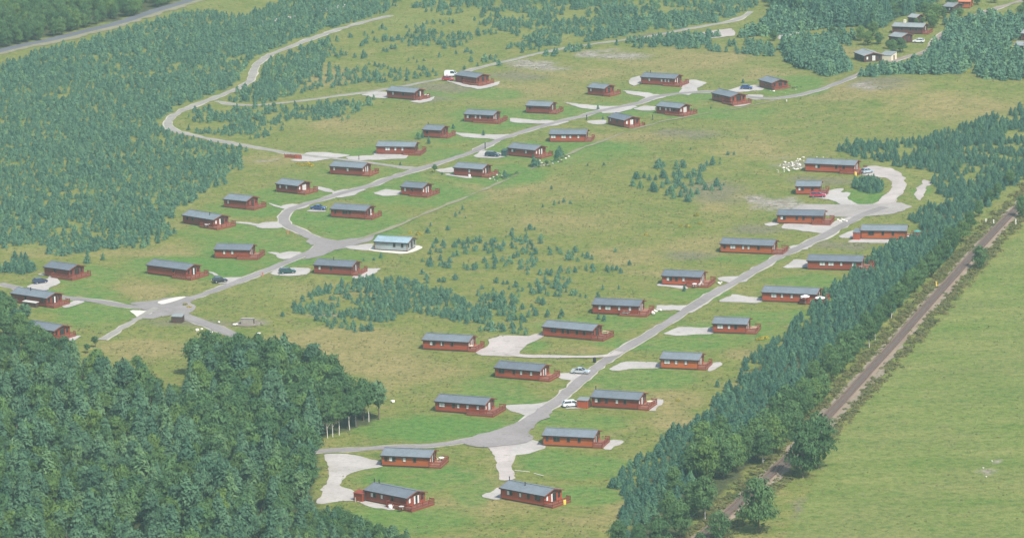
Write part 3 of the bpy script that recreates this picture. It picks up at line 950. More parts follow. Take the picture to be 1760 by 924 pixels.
        if wr > 0: railing(dk, (xl + .06, by0 - .1), (xl + .06, yf + .06), z, zt2, wood, 0)
        st = MB()
        for i in range(3):
            st.box(bx1 + .15, bx1 + .15 + gap - .1, yb + .02 + .26 * i, yb + .27 + .26 * i, -.1, z - .12 - .15 * i)
        st.build('steps', M['deck_board'], dk)
        blockers.append((x1 + ca * (L + 1) - sa * half, y1 + sa * (L + 1) + ca * half, 5.0))
    return root, L


LODGES = [
    ('dark red lodge farthest up on the left, end-on to the straight track', (663.1, 155.6), (711.9, 159.7), 'wood_maroon', [(.2, 'b'), (.6, 'd')], 'ddb', (2.0, 0), ()),
    ('dark red lodge with the red car and white van behind its end', (780.6, 128.7), (818.7, 134.0), 'wood_maroon', [(.3, 'd')], 'dd', (2.0, .5), ()),
    ('red lodge with blue blinds second up from the wide left lodge', (796.2, 196.0), (848.1, 198.5), 'wood_maroon', [(.12, 'bd'), (.38, 'b'), (.55, 'b'), (.85, 'd')], 'bdd', (2.2, .6), ()),
    ('small square red lodge between two lawns above the wide left lodge', (724.8, 222.5), (757.5, 224.3), 'wood_maroon', [(.2, 'd')], 'dd', (2.2, 0), ((.1, 3.4),)),
    ('wide red lodge with three white windows above a cream front strip', (645.3, 251.4), (712.8, 252.4), 'wood_maroon', [(.28, 'bb'), (.5, 'b'), (.7, 'b')], 'ddd', (2.2, .24), ()),
    ('short red lodge under the brown slope, left of the top long lodge', (1008.1, 150.0), (1038.1, 152.9), 'wood_maroon', [(.15, 'b')], 'dd', (2.2, 0), ()),
    ('longest red lodge at the top beside a wide cream yard', (1100.0, 132.2), (1160.0, 135.6), 'wood_maroon', [(.23, 'b'), (.62, 'b'), (.74, 'b'), (.84, 'b')], 'bdd', (2.3, .28), ((.18, 3.4),)),
    ('plain red lodge with a curving cream drive behind its deck', (902.5, 181.2), (945.0, 183.1), 'wood_maroon', [(.12, 'd')], 'dbd', (2.2, 0), ()),
    ('small dark lodge with tall white doors left of the post and stand', (1043.1, 200.6), (1072.5, 207.2), 'wood_maroon', [(.1, 'b'), (.55, 'd')], 'bbd', (2.4, 0), ()),
    ('dark red lodge with white doors and a deck on two sides, below the wide yard', (1126.2, 181.9), (1168.1, 186.2), 'wood_maroon', [(.13, 'b'), (.4, 'b'), (.6, 'b'), (.77, 'd')], 'bbb', (2.4, .5), ()),
    ('sharply turned lodge with a dark long wall and bright red gable deck', (1221.9, 159.4), (1255.6, 166.9), 'wood_maroon', [(.12, 'd'), (.3, 'd')], 'ddd', (2.6, .3), ()),
    ('sharply turned red lodge at the far right end of the upper road', (1303.1, 136.9), (1326.2, 143.0), 'wood_maroon', [(.5, 'd')], 'dd', (1.2, 0), ()),
    ('red lodge with evergreens and a rock garden at its deck', (871.0, 253.5), (919.4, 258.5), 'wood_maroon', [(.17, 'bd'), (.68, 'b')], 'bdb', (2.2, 0), ()),
    ('red lodge facing square on with four white windows under the upper road', (943.1, 230.6), (1007.5, 231.0), 'wood_red', [(.07, 'bb'), (.38, 'bb'), (.58, 'b'), (.82, 'b')], 'dbd', (1.8, 0), ()),
    ('red lodge standing just below the wide road fork, two small windows', (565.0, 285.2), (623.0, 288.9), 'wood_maroon', [(.1, 'b'), (.55, 'b')], 'bdb', (2.3, 0), ()),
    ('small pale-doored lodge above the road curve with a thin path', (472.3, 315.2), (511.8, 319.7), 'wood_maroon', [(.15, 'b'), (.47, 'b')], 'bbb', (2.5, 0), ()),
    ('plain fronted lodge with white stones round its deck, by the round tree', (778.0, 287.5), (829.1, 291.1), 'wood_maroon', [(.55, 'b')], 'bdd', (2.1, 0), ()),
    ('short lodge alone on the big lawn right of the upper road', (687.2, 320.5), (726.0, 323.5), 'wood_maroon', [(.15, 'b'), (.5, 'd')], 'bdb', (2.2, .45), ()),
    ('red lodge beside the blue car inside the road bend', (566.4, 358.5), (628.4, 362.5), 'wood_maroon', [(.1, 'd'), (.4, 'dd'), (.55, 'd')], 'ddb', (2.0, 0), ()),
    ('dark red lodge with one white window near the plantation corner', (382.5, 341.8), (423.4, 345.9), 'wood_maroon', [(.15, 'b')], 'dd', (2.5, 0), ()),
    ('long dark lodge tight against the plantation with a white table on deck', (311.6, 369.1), (366.8, 378.0), 'wood_maroon', [(.12, 'd'), (.3, 'd')], 'bdd', (2.4, .33), ((.72, 2.2),)),
    ('red lodge with two square white windows left of the road junction', (366.8, 428.4), (430.2, 429.8), 'wood_red', [(.25, 'b'), (.5, 'b')], 'bdd', (2.4, .3), ()),
    ('long red lodge left of the black hatchback, lower left lawn', (250.3, 454.7), (320.4, 463.7), 'wood_maroon', [(.68, 'd')], 'dbd', (2.4, .28), ()),
    ('red lodge behind the cream forecourt with the navy car', (73.7, 458.1), (118.7, 464.4), 'wood_maroon', [(.4, 'd')], 'ddd', (2.0, .55), ()),
    ('dark lodge at the left edge with a pale roofed store along its wall', (16.2, 503.1), (80.0, 512.5), 'wood_maroon', [(.4, 'd'), (.9, 'd')], 'dbd', (2.3, 0), ((.4, 2.6),)),
    ('lodge half hidden behind the trees at the left edge of the wood', (38.0, 560.3), (92.5, 568.7), 'wood_red', [(.8, 'd')], 'ddd', (1.5, 0), ()),
    ('red lodge with a flue right of the dark green car, above the loose pines', (537.5, 454.7), (605.0, 458.5), 'wood_maroon', [(.12, 'b'), (.45, 'd')], 'dbd', (1.8, 0), ((.42, 3.2),)),
    ('long lodge farthest up the right side beside the heap of white stones', (1382.0, 280.5), (1469.2, 284.4), 'wood_red', [(.24, 'bd'), (.64, 'd'), (.80, 'd')], 'bdb', (2.0, .25), ()),
    ('short red lodge with the red car parked along its front', (1366.4, 320.0), (1410.7, 320.4), 'wood_red', [(.1, 'b'), (.25, 'd'), (.7, 'd')], 'dbd', (1.9, 0), ()),
    ('long lodge left of the gravel junction with a cream front strip', (1334.3, 369.3), (1415.5, 370.9), 'wood_orange', [(.1, 'bd'), (.42, 'd'), (.58, 'd'), (.8, 'd')], 'dd', (2.2, .2), ()),
    ('orange lodge pressed against the conifer belt with a teal parasol', (1478.6, 395.9), (1558.6, 396.8), 'wood_orange', [(.2, 'dd'), (.48, 'd'), (.72, 'd')], 'ddd', (2.8, 0), ()),
    ('long orange lodge left of the road with one tall white door', (1236.5, 418.5), (1328.9, 422.2), 'wood_orange', [(.05, 'd'), (.22, 'bb'), (.43, 'b'), (.54, 'b'), (.74, 'd')], 'bdd', (2.7, 0), ()),
    ('red lodge with two white double windows below the orange belt lodge', (1386.1, 447.5), (1482.3, 449.6), 'wood_red', [(.26, 'bb'), (.43, 'bb'), (.63, 'b'), (.86, 'b')], 'bdd', (2.4, 0), ()),
    ('red lodge with white chairs on its corner deck, upper left of the road', (1136.0, 473.6), (1205.2, 476.4), 'wood_red', [(.16, 'bd'), (.36, 'd'), (.56, 'b')], 'bdb', (2.3, .3), ()),
    ('red lodge with a picnic table on its corner deck left of the road', (1016.4, 522.7), (1098.9, 526.1), 'wood_red', [(.13, 'b'), (.32, 'bb'), (.58, 'b'), (.83, 'b')], 'bdb', (2.3, .36), ()),
    ('long red lodge with four small white windows and a white parasol', (1307.7, 501.6), (1404.1, 505.9), 'wood_red', [(.2, 'bb'), (.36, 'b'), (.55, 'b'), (.74, 'b')], 'ddb', (1.9, .26), ()),
    ('short red lodge with three white windows right of the road', (1223.0, 555.5), (1284.3, 557.4), 'wood_red', [(.19, 'bb'), (.48, 'b'), (.7, 'd')], 'bbd', (2.3, 0), ()),
    ('long red lodge with dark windows between the yard and the road', (930.5, 560.7), (1018.2, 568.4), 'wood_red', [(.2, 'dd'), (.4, 'd'), (.51, 'd'), (.7, 'd'), (.86, 'd')], 'ddd', (2.9, 0), ()),
    ('red lodge left of the large pinkish gravel yard', (724.5, 583.4), (805.7, 587.7), 'wood_red', [(.19, 'bd'), (.42, 'bd', .9), (.65, 'd')], 'bdb', (1.9, 0), ()),
    ('orange red lodge with white windows and a grey screened end, right of the road', (1133.2, 615.7), (1201.8, 618.7), 'wood_orange', [(.14, 'bb'), (.4, 'b'), (.68, 'b')], 'bbd', (1.7, 0), ()),
    ('red lodge left of the silver saloon car', (848.2, 631.1), (928.2, 637.7), 'wood_red', [(.12, 'dd'), (.42, 'd'), (.59, 'b'), (.83, 'b')], 'bdb', (2.4, 0), ()),
    ('red lodge with a small red shed and white estate car at its left end', (1014.4, 681.4), (1098.7, 686.7), 'wood_red', [(.1, 'bd'), (.30, 'd'), (.54, 'b'), (.72, 'd')], 'bbd', (2.3, 0), ((.02, 3.4),)),
    ('dark red lodge with a row of white windows left of the road', (745.5, 688.8), (834.1, 695.7), 'wood_red', [(.11, 'bb'), (.36, 'd'), (.46, 'b'), (.66, 'b'), (.88, 'b')], 'bbd', (2.5, .3), ()),
    ('bright orange lodge right of the road fork with a cream end pad', (930.9, 747.3), (1021.4, 751.8), 'wood_orange', [(.05, 'd'), (.25, 'dd'), (.5, 'd'), (.73, 'd')], 'bdd', (1.9, 0), ()),
    ('orange brown lodge on the cream drive above the lowest left lodge', (653.3, 781.9), (739.7, 785.8), 'wood_orange', [(.06, 'd'), (.2, 'bd'), (.47, 'b'), (.7, 'd')], 'bdd', (2.4, 0), ()),
    ('lowest lodge at the end of the pinkish drive, with a roof flue', (857.4, 837.4), (936.1, 852.0), 'wood_red', [(.18, 'bd'), (.44, 'b'), (.64, 'd'), (.86, 'dd')], 'bdd', (2.0, 0), ((.42, 2.5), (.02, 3.4))),
    ('lowest left lodge with white gable doors and a small red store at its end', (624.4, 841.1), (699.2, 855.9), 'wood_maroon', [(.17, 'bd'), (.39, 'b'), (.66, 'd')], 'bdb', (2.2, .38), ((.02, 3.4), (.13, 3.4))),
]
for lb, e1, e2, wood, wins, gable, dk, fl in LODGES:
    lodge(lb, e1, e2, wood, wins, gable, dk, fl)
lodge('grey unfinished lodge with a pale blue roof and no deck', (641.4, 414.5), (701.4, 417.7), 'wood_grey', [(.6, 'd'), (.86, 'd')], 'dd', None, (), 'roof_pale', name='timber_lodge')

# older cabins among the trees, top right
old = dict(group='old cabins among the trees at the top', name='old_cabin', cat='cabin', roof='roof_old', ovr=.5)
lodge('dark cabin with a white framed gable window beside the cream garage', (1466.6, 89.5), (1485.0, 96.5), 'wood_dark', [(.5, 'd')], 'bb', None, width=7.2, **old)
lodge('maroon cabin with a mossy roof half behind a bushy tree', (1526.0, 62.0), (1549.0, 64.5), 'wood_old', [(.4, 'd')], 'd', None, width=7.5, **old)
lodge('purple brown cabin with a tan chimney stack on its ridge', (1532.0, 45.5), (1587.0, 47.5), 'wood_old', [(.3, 'd'), (.6, 'd'), (.8, 'd')], 'db', (1.6, 0), (), width=7.0, **old)
lodge('small dark cabin behind the chimney cabin', (1559.0, 29.5), (1575.0, 31.0), 'wood_dark', [(.5, 'd')], 'd', None, width=5.5, **old)
lodge('dark raised cabin near the top edge in the trees', (1619.0, 11.0), (1638.0, 12.5), 'wood_dark', [(.3, 'd'), (.7, 'b')], 'd', None, width=8.0, **old)
lodge('orange roofed house cut by the top edge', (1646.0, 3.0), (1668.0, 3.5), 'wood_orange', [(.4, 'd')], 'd', None, width=7.0, group='old cabins among the trees at the top', name='old_cabin', cat='cabin', roof='roof_tile_red', ovr=.5)
lodge('grey roofed cabin cut by the right edge', (1742.0, 78.0), (1772.0, 79.5), 'wood_old', [(.3, 'd')], 'd', None, width=6.5, **old)
lodge('dark red cabin above the grey one at the right edge', (1754.0, 57.5), (1775.0, 58.5), 'wood_old', [(.4, 'd')], 'd', None, width=6.0, **old)
ch = [o for o in bpy.data.objects if o.get('label', '').startswith('purple brown cabin')][0]
c = MB()
c.box(3.6, 4.4, 3.0, 3.9, 2.9, 4.6)
c.build('chimney', M['cream'], ch)


# ------------------------------------------------------------------ sheds and stores
def shed(label, px, py, length, width, h, rz, wall, roof, mono=.3, name='garden_shed', cat='shed', pitch=None):
    x, y = at(px, py)
    root = tag(empty(name, (x, y, 0), rz), label, cat)
    L, W = length / 2, width / 2
    w = MB()
    w.hexa([(-L, -W, -.1), (L, -W, -.1), (L, W, -.1), (-L, W, -.1), (-L, -W, h), (L, -W, h), (L, W, h + mono), (-L, W, h + mono)])
    w.build('wall', wall, root)
    r = MB()
    o = .12
    r.hexa([(-L - o, -W - o, h + .01), (L + o, -W - o, h + .01), (L + o, W + o, h + mono + .01), (-L - o, W + o, h + mono + .01), (-L - o, -W - o, h + .09), (L + o, -W - o, h + .09), (L + o, W + o, h + mono + .09), (-L - o, W + o, h + mono + .09)])
    r.build('roof', roof, root)
    d = MB()
    d.box(L + .005, L + .045, -.42, .42, .02, min(h - .15, 1.9))
    d.build('door', M['wood_dark'], root)
    blockers.append((x, y, max(length, width) / 2 + 1))
    return root


shed('small rust red store at the left end of the lowest left lodge', 620, 859, 2.4, 1.8, 1.7, R(-38), M['wood_red'], M['wood_maroon'])
shed('small red shed between the white estate car and its lodge', 1003.5, 699, 2.6, 2.2, 1.8, R(-22), M['wood_red'], M['roof_old'])
shed('dark open fronted timber shed beside the road junction', 306, 553, 2.8, 2.2, 1.6, R(-15), M['wood_dark'], M['roof_old'])
shed('low dark green store between the estate car and its lodge', 868, 268, 1.6, 2.0, 1.7, R(-25), M['dark_green_paint'], M['dark_green_paint'])
shed('long low store with a pale flat roof along the left edge lodge', 53, 526, 4.6, 1.2, 1.15, R(-36), M['wood_dark'], M['concrete'], .12)
shed('cream garage with a grey roof beside the dark cabin', 1527, 104, 4.2, 4.6, 2.1, R(-30), M['cream'], M['roof_old'], .7, 'garage', 'garage')
shed('red brown annexe at the left end of the orange belt lodge', 1474, 410, 1.9, 3.2, 2.0, R(-17), M['wood_red'], M['roof'], .5, 'annexe', 'annexe')
shed('pale broken concrete shelter near the lower junction', 426, 556, 3.2, 1.6, 1.5, R(-10), M['shelter_wall'], M['stone_grey'], -.2, 'concrete_shelter', 'shelter')


def bin_screen():
    x, y = at(520, 272)
    root = tag(empty('bin_screen', (x, y, 0), R(-20)), 'L shaped red brown timber bin screen beside a cream pad', 'screen')
    for i in range(22):
        b = MB()
        b.box(-6 + i * .19, -6 + i * .19 + .15, 0, .04, -.05, 1.0)
        b.build('board', M['wood_maroon'], root)
    for i in range(9):
        b = MB()
        b.box(-1.78 + i * .24, -1.58 + i * .24, -1.8, -1.75, -.05, 1.45)
        b.build('board', M['wood_red'], root)
    for px_ in (-6, -4, -1.9, .38):
        p = MB()
        p.box(px_ - .06, px_ + .06, .045 if px_ < -2 else -1.745, .16 if px_ < -2 else -1.63, -.1, 1.2)
        p.build('post', M['wood_dark'], root)


bin_screen()


# ------------------------------------------------------------------ cars
def car_meshes(kind):
    # side outline of the lower body and of the cabin, x forward
    if kind == 'saloon':
        ln, wd = 4.5, 1.76
        body = [(-2.25, .35), (2.2, .32), (2.25, .62), (2.05, .78), (1.0, .90), (-1.55, .94), (-2.2, .90)]
        cab = [(1.05, .88), (.35, 1.40), (-.75, 1.42), (-1.6, .92)]
    elif kind == 'hatch':
        ln, wd = 4.0, 1.72
        body = [(-1.98, .35), (1.95, .32), (2.0, .62), (1.85, .80), (.95, .94), (-1.9, .98), (-2.0, .8)]
        cab = [(1.0, .92), (.35, 1.44), (-1.3, 1.46), (-1.92, .96)]
    elif kind == 'estate':
        ln, wd = 4.6, 1.78
        body = [(-2.3, .36), (2.25, .34), (2.3, .64), (2.1, .82), (1.1, .94), (-2.2, .98), (-2.3, .8)]
        cab = [(1.15, .92), (.5, 1.46), (-1.85, 1.48), (-2.24, .96)]
    else:                                              # van
        ln, wd = 4.6, 1.9
        body = [(-2.3, .35), (2.2, .32), (2.3, .7), (2.15, 1.0), (1.55, 1.12), (-2.25, 1.15), (-2.3, .9)]
        cab = [(1.6, 1.1), (.95, 1.92), (-2.2, 1.95), (-2.28, 1.12)]

    def loft(pr, w0, w1, z0, z1, name, mat):
        mb = MB()
        a = []
        for s in (-1, 1):
            a.append([(x, s * (w0 + (w1 - w0) * (z - z0) / (z1 - z0)) / 2, z) for x, z in pr])
        n = len(pr)
        mb.face(a[0])
        mb.face(a[1][::-1])
        for i in range(n):
            j = (i + 1) % n
            mb.face([a[0][j], a[0][i], a[1][i], a[1][j]])
        return mb
    zt = max(z for _, z in cab)
    zb = min(z for _, z in cab)
    b = loft(body, wd, wd * .98, .3, 1.0, 'body', None)
    # roof skin: a thin cap on the cabin
    roofpts = [cab[1], cab[2]]
    rw = wd * .78
    b.box(roofpts[1][0] + .05, roofpts[0][0] - .05, -rw / 2, rw / 2, zt - .02, zt + .045)
    for s in (-1, 1):                                  # pillars
        for (xa, za), (xb, zb_) in ((cab[0], cab[1]), (cab[3], cab[2]), ((-.25, .95), (-.3, zt))):
            b.bar((xa, s * wd * .475, za), (xb, s * rw * .5, zb_), .07, .09)
    g = loft(cab, wd * .93, rw, zb, zt, 'glass', None)
    if kind == 'van':
        b.box(-2.24, -.2, -wd * .47, wd * .47, 1.1, zt - .03)
    return b, g, ln, wd


def car(label, px, py, rz, kind, paint, scale=1.0):
    x, y = at(px, py)
    root = tag(empty('parked_car' if kind != 'van' else 'parked_van', (x, y, .05), rz), label, 'van' if kind == 'van' else 'car', 'vehicles parked at the lodges')
    b, g, ln, wd = car_meshes(kind)
    b.build('body', paint, root)
    g.build('window', M['glass'], root)
    for sx in (ln * .30, -ln * .30):
        for sy in (-1, 1):
            w = MB()
            w.tube((sx, sy * (wd / 2 - .18), .31), (sx, sy * (wd / 2 + .015), .31), .315, .315, 14)
            wh = w.build('wheel', M['rubber'], root)
            h = MB()
            h.tube((sx, sy * (wd / 2 + .0), .31), (sx, sy * (wd / 2 + .03), .31), .19, .17, 10)
            h.build('rim', M['steel'], wh)
    for sy in (-1, 1):
        l = MB()
        l.box(ln / 2 - .12, ln / 2 + .0, sy * wd * .36 - .16, sy * wd * .36 + .16, .60, .74)
        l.build('headlight', M['white'], root)
        l = MB()
        l.box(-ln / 2 - .01, -ln / 2 + .1, sy * wd * .38 - .12, sy * wd * .38 + .12, .66, .82)
        l.build('tail_light', M['paint_red'], root)
    p = MB()
    p.box(-ln / 2 - .012, -ln / 2 + .02, -.26, .26, .48, .59)
    p.build('number_plate', M['yellow'], root)
    blockers.append((x, y, 3))
    return root


def paint(name, c, metal=.0):
    m, nt, n, l, bs = new_mat(name)
    bs.inputs['Base Color'].default_value = (*c, 1)
    bs.inputs['Metallic'].default_value = metal
    bs.inputs['Roughness'].default_value = .28
    bs.inputs['Coat Weight'].default_value = .5
    f = noise(nt, 3, 3, .6, coords(nt))
    l.new(mixc(nt, f, tuple(x * .88 for x in c), tuple(min(1, x * 1.08) for x in c)), bs.inputs['Base Color'])
    M[name] = m
    return m


for nm, c_, mt in (('paint_red', (.42, .025, .03), 0), ('paint_crimson', (.36, .02, .06), 0), ('paint_blue', (.03, .06, .20), .2), ('paint_navy', (.025, .035, .09), .2), ('paint_black', (.018, .02, .028), 0), ('paint_green', (.015, .07, .065), .2), ('paint_teal', (.03, .055, .08), .2), ('paint_silver', (.52, .56, .57), .4), ('paint_white', (.74, .76, .76), 0), ('paint_pale_blue', (.42, .50, .55), .3)):
    paint(nm, c_, mt)
car('red car parked behind the lodge at the straight track', 770, 138.5, R(-28), 'hatch', M['paint_red'])
car('white van standing behind the red car and lodge', 776, 131.5, R(-15), 'van', M['paint_white'])
car('blue car on the cream stand near the top right lodges', 1283.5, 153.5, R(-15), 'hatch', M['paint_blue'])
car('dark teal estate car beside the lodge with the rock garden', 846.5, 269.0, R(-25), 'estate', M['paint_teal'])
car('blue saloon car inside the road bend', 547.5, 360.5, R(-22), 'saloon', M['paint_blue'])
car('dark green estate car by the central lodge', 494, 469.5, R(12), 'estate', M['paint_green'])
car('black hatchback on the stand by the long lower left lodge', 378, 485, R(18), 'hatch', M['paint_black'])
car('navy car on the cream forecourt at the left', 69, 486.5, R(28), 'hatch', M['paint_navy'])
car('silver saloon car parked across the drive left of the lower road', 998, 641.5, R(-18), 'saloon', M['paint_silver'])
car('white estate car beside the small red shed', 983.5, 698, R(12), 'estate', M['paint_white'])
car('crimson car along the front of the short right lodge', 1406, 338.5, R(-8), 'estate', M['paint_crimson'])
car('pale blue car at the deck of the lodge by the white stones', 1490, 297.5, R(35), 'hatch', M['paint_pale_blue'])
car('white car on the grass beside the maroon cabin', 1579, 73.5, R(160), 'hatch', M['paint_white'])


# ------------------------------------------------------------------ deck and garden furniture
def parasol(label, px, py, c, z0=.47, r=1.25, h=2.2):
    x, y = at(px, py, z0)
    root = tag(empty('garden_parasol', (x, y, z0)), label, 'parasol')
    p = MB()
    p.tube((0, 0, 0), (0, 0, h), .03, .03, 6)
    p.build('pole', M['white'], root)
    q = MB()
    n = 8
    for i in range(n):
        a, b = 2 * math.pi * i / n, 2 * math.pi * (i + 1) / n
        A, B = (r * math.cos(a), r * math.sin(a), h - .38), (r * math.cos(b), r * math.sin(b), h - .38)
        q.face([(0, 0, h + .02), A, B])
        q.face([A, (A[0], A[1], h - .5), (B[0], B[1], h - .5), B])
        q.face([(0, 0, h - .03), B, A])
    q.build('canopy', c, root)


def patio_table(label, px, py, c, z0=.47, r=.65, chairs=0, rz=0):
    x, y = at(px, py, z0)
    root = tag(empty('patio_table', (x, y, z0), rz), label, 'table')
    t = MB()
    t.tube((0, 0, .70), (0, 0, .75), r, r, 14)
    t.build('tabletop', c, root)
    for a in range(4):
        l = MB()
        ca, sa = math.cos(a * math.pi / 2 + .78), math.sin(a * math.pi / 2 + .78)
        l.bar((ca * r * .75, sa * r * .75, 0), (ca * r * .55, sa * r * .55, .70), .05, .05)
        l.build('leg', c, root)


def patio_chair(label, px, py, c, z0=.47, rz=0, group=None):
    x, y = at(px, py, z0)
    root = tag(empty('patio_chair', (x, y, z0), rz), label, 'chair', group)
    s = MB()
    s.box(-.25, .25, -.24, .24, .40, .46)
    s.build('seat', c, root)
    s = MB()
    s.hexa([(-.27, -.24, .46), (-.22, -.24, .46), (-.22, .24, .46), (-.27, .24, .46), (-.40, -.24, .95), (-.35, -.24, .95), (-.35, .24, .95), (-.40, .24, .95)])
    s.build('backrest', c, root)
    for sx in (-.22, .22):
        for sy in (-.21, .21):
            l = MB()
            l.box(sx - .025, sx + .025, sy - .025, sy + .025, 0, .40)
            l.build('leg', c, root)


def picnic_bench(label, px, py, c, z0=.47, rz=0):
    x, y = at(px, py, z0)
    root = tag(empty('picnic_table', (x, y, z0), rz), label, 'picnic table')
    for i in range(5):
        b = MB()
        b.box(-.9, .9, -.36 + i * .15, -.235 + i * .15, .70, .745)
        b.build('plank', c, root)
    for s in (-1, 1):
        b = MB()
        b.box(-.9, .9, s * .72 - .13, s * .72 + .13, .42, .46)
        b.build('seat', c, root)
        l = MB()
        l.bar((s * .65, -.7, 0), (s * .65, -.2, .70), .08, .06)
        l.bar((s * .65, .7, 0), (s * .65, .2, .70), .08, .06)
        l.box(s * .65 - .045, s * .65 + .045, -.8, .8, .34, .42)
        l.build('trestle', c, root)


M['wood_pale'] = plain('wood_pale', (.50, .38, .26), .7, .2, 2)
M['teal'] = plain('teal', (.06, .22, .20), .7, .1)
patio_table('white round table on the deck corner by the plantation', 356.5, 389.5, M['white'], r=.8)
parasol('white parasol over the corner deck of the long four window lodge', 1384, 520.5, M['white'], r=1.2)
parasol('large white parasol at the gable of the long four window lodge', 1409.5, 521.0, M['white'], h=1.9, r=1.35)
patio_chair('pale pink deck chair beside the white parasol', 1395.5, 521.0, M['cream'], rz=1.0)
patio_table('white table on the corner deck of the upper left road lodge', 1194, 492, M['white'])
patio_chair('white chair beside the white table on the upper deck', 1202, 491, M['white'], rz=2.4)
patio_chair('white chair right of the other, against the rail of the upper deck', 1207, 489.5, M['white'], rz=-.6)
picnic_bench('grey picnic table on the corner deck left of the road', 1076.5, 539, M['concrete'], rz=R(-25))
patio_table('cream round table at the gable of the lodge by the yard', 808.5, 598.5, M['cream'], r=.7)
patio_table('white round table at the deck of the four white window lodge', 1479.5, 461.5, M['white'], r=.6)
picnic_bench('pale timber table on the deck of the long dark windowed lodge', 1041.5, 573.5, M['wood_pale'], rz=R(-28))
parasol('teal and white parasol on the deck by the conifer belt', 1576.5, 407.0, M['teal'], r=1.1, h=2.0)
patio_table('white table on the deck by the conifer belt', 1563.5, 410.0, M['white'])
picnic_bench('pale picnic table on the deck of the short three window lodge', 1297.5, 566.0, M['wood_pale'], rz=R(-25))
patio_table('white table on the deck of the orange brown lodge', 759, 791.0, M['white'])
patio_chair('pinkish chair on the deck of the orange brown lodge', 752.5, 791, M['cream'], rz=.4)
patio_table('white table on the deck left of the red shed lodge', 1117, 694, M['cream'])
patio_table('grey round table on the corner deck of the lowest left lodge', 690, 875.0, M['concrete'], r=.6)
patio_table('white table outside the gable of the far top left lodge', 733.5, 166.5, M['white'], r=.8)
patio_table('white table on the deck of the lodge by the blue car', 637, 372.5, M['white'], .0, .5)


def barrel(label, px, py, mat, r=.35, h=.9, z0=0.0, name='barrel', cat='barrel'):
    x, y = at(px, py, z0)
    b = MB()
    n = 12
    for (za, ra), (zb, rb) in (((0, r * .9), (h * .3, r)), ((h * .3, r), (h * .8, r)), ((h * .8, r), (h, r * .85))):
        b.tube((0, 0, za), (0, 0, zb), ra, rb, n)
    o = tag(b.build(name, mat), label, cat)
    o.location = (x, y, z0)


barrel('yellow barrel at the foot of the deck of the lowest lodge', 970, 866, M['yellow'], .38, 1.0)
barrel('yellow drum at the deck corner by the pale blue car', 1470.5, 302, M['yellow'], .35, 1.1)
barrel('white rounded tub beside the deck of the lowest left lodge', 672, 872, M['white'], .6, .7, name='tub', cat='tub')
barrel('black litter bin where the side track meets the lower road', 1022, 622, M['black'], .4, 1.2, name='litter_bin', cat='bin')
barrel('white tub at the cream strip by the plain fronted lodge', 807, 303.5, M['white'], .35, .7, name='tub', cat='tub')


def post(label, px, py, h, mat, group=None, w=.14, name='marker_post', cat='post'):
    x, y = at(px, py)
    root = tag(empty(name, (x, y, 0)), label, cat, group)
    b = MB()
    b.box(-w / 2, w / 2, -w / 2, w / 2, -.1, h)
    b.build('shaft', mat, root)
    c_ = MB()
    c_.box(-w * .7, w * .7, -w * .7, w * .7, h + .003, h + .1)
    c_.build('cap', mat, root)


post('yellow topped white post beside the railway halfway up', 1609.5, 494, 1.5, M['yellow'], w=.3)
post('white railway post left of the upper track', 1694.5, 384, 1.3, M['white'], w=.2)
post('white railway post just right of its twin, left of the upper track', 1708, 386, 1.3, M['white'], w=.2)
post('white railway post on the field side of the upper track', 1746, 386, 1.5, M['white'], w=.2)
post('dark post on the grass left of the dark estate car', 834, 256, 1.9, M['black'], w=.28)
post('dark post beside the cream stand of the small white-door lodge', 1008.5, 206, 1.5, M['black'], w=.28)
post('tall dark post on the lawn below the two sided deck', 1122, 207, 1.8, M['black'], w=.22)
post('dark post on the verge by the wide left lodge strip', 617, 275, 1.3, M['black'], w=.2)
post('grey post at the corner of the cream drive below the wood', 611, 862, .9, M['stone_grey'], w=.2)
post('orange post on the verge at the road bend', 495, 402, .9, M['roof_tile_red'], w=.35)
post('orange stake on the verge left of the green car', 451, 474, .9, M['roof_tile_red'], w=.35)
post('pair end post of the gate at the far end of the upper road', 1443, 151, 1.1, M['stone_grey'], w=.25)
post('low white post at the bend below the top right lodge', 1352, 176, .7, M['white'], w=.25)


def rock_mesh(seed, n=18):
    r = random.Random(seed)
    import bmesh
    bm = bmesh.new()
    bmesh.ops.create_icosphere(bm, subdivisions=1, radius=.5)
    for v in bm.verts:
        v.co *= r.uniform(.7, 1.15)
        v.co.z *= .8
    me_ = bpy.data.meshes.new('rock')
    bm.to_mesh(me_)
    bm.free()
    return me_


rocks = [rock_mesh(i) for i in range(5)]
for r_ in rocks: r_.materials.append(M['stone_white'])


def put_rocks(label, group, pts, smin, smax, seed):
    r = random.Random(seed)
    for px, py in pts:
        x, y = at(px, py)
        o = tag(link('rock', r.choice(rocks)), label, 'rock', group)
        s = r.uniform(smin, smax)
        o.location = (x, y, s * .22)
        o.scale = (s, s * r.uniform(.7, 1.1), s * r.uniform(.6, .95))
        o.rotation_euler = (0, 0, r.uniform(0, 6.28))


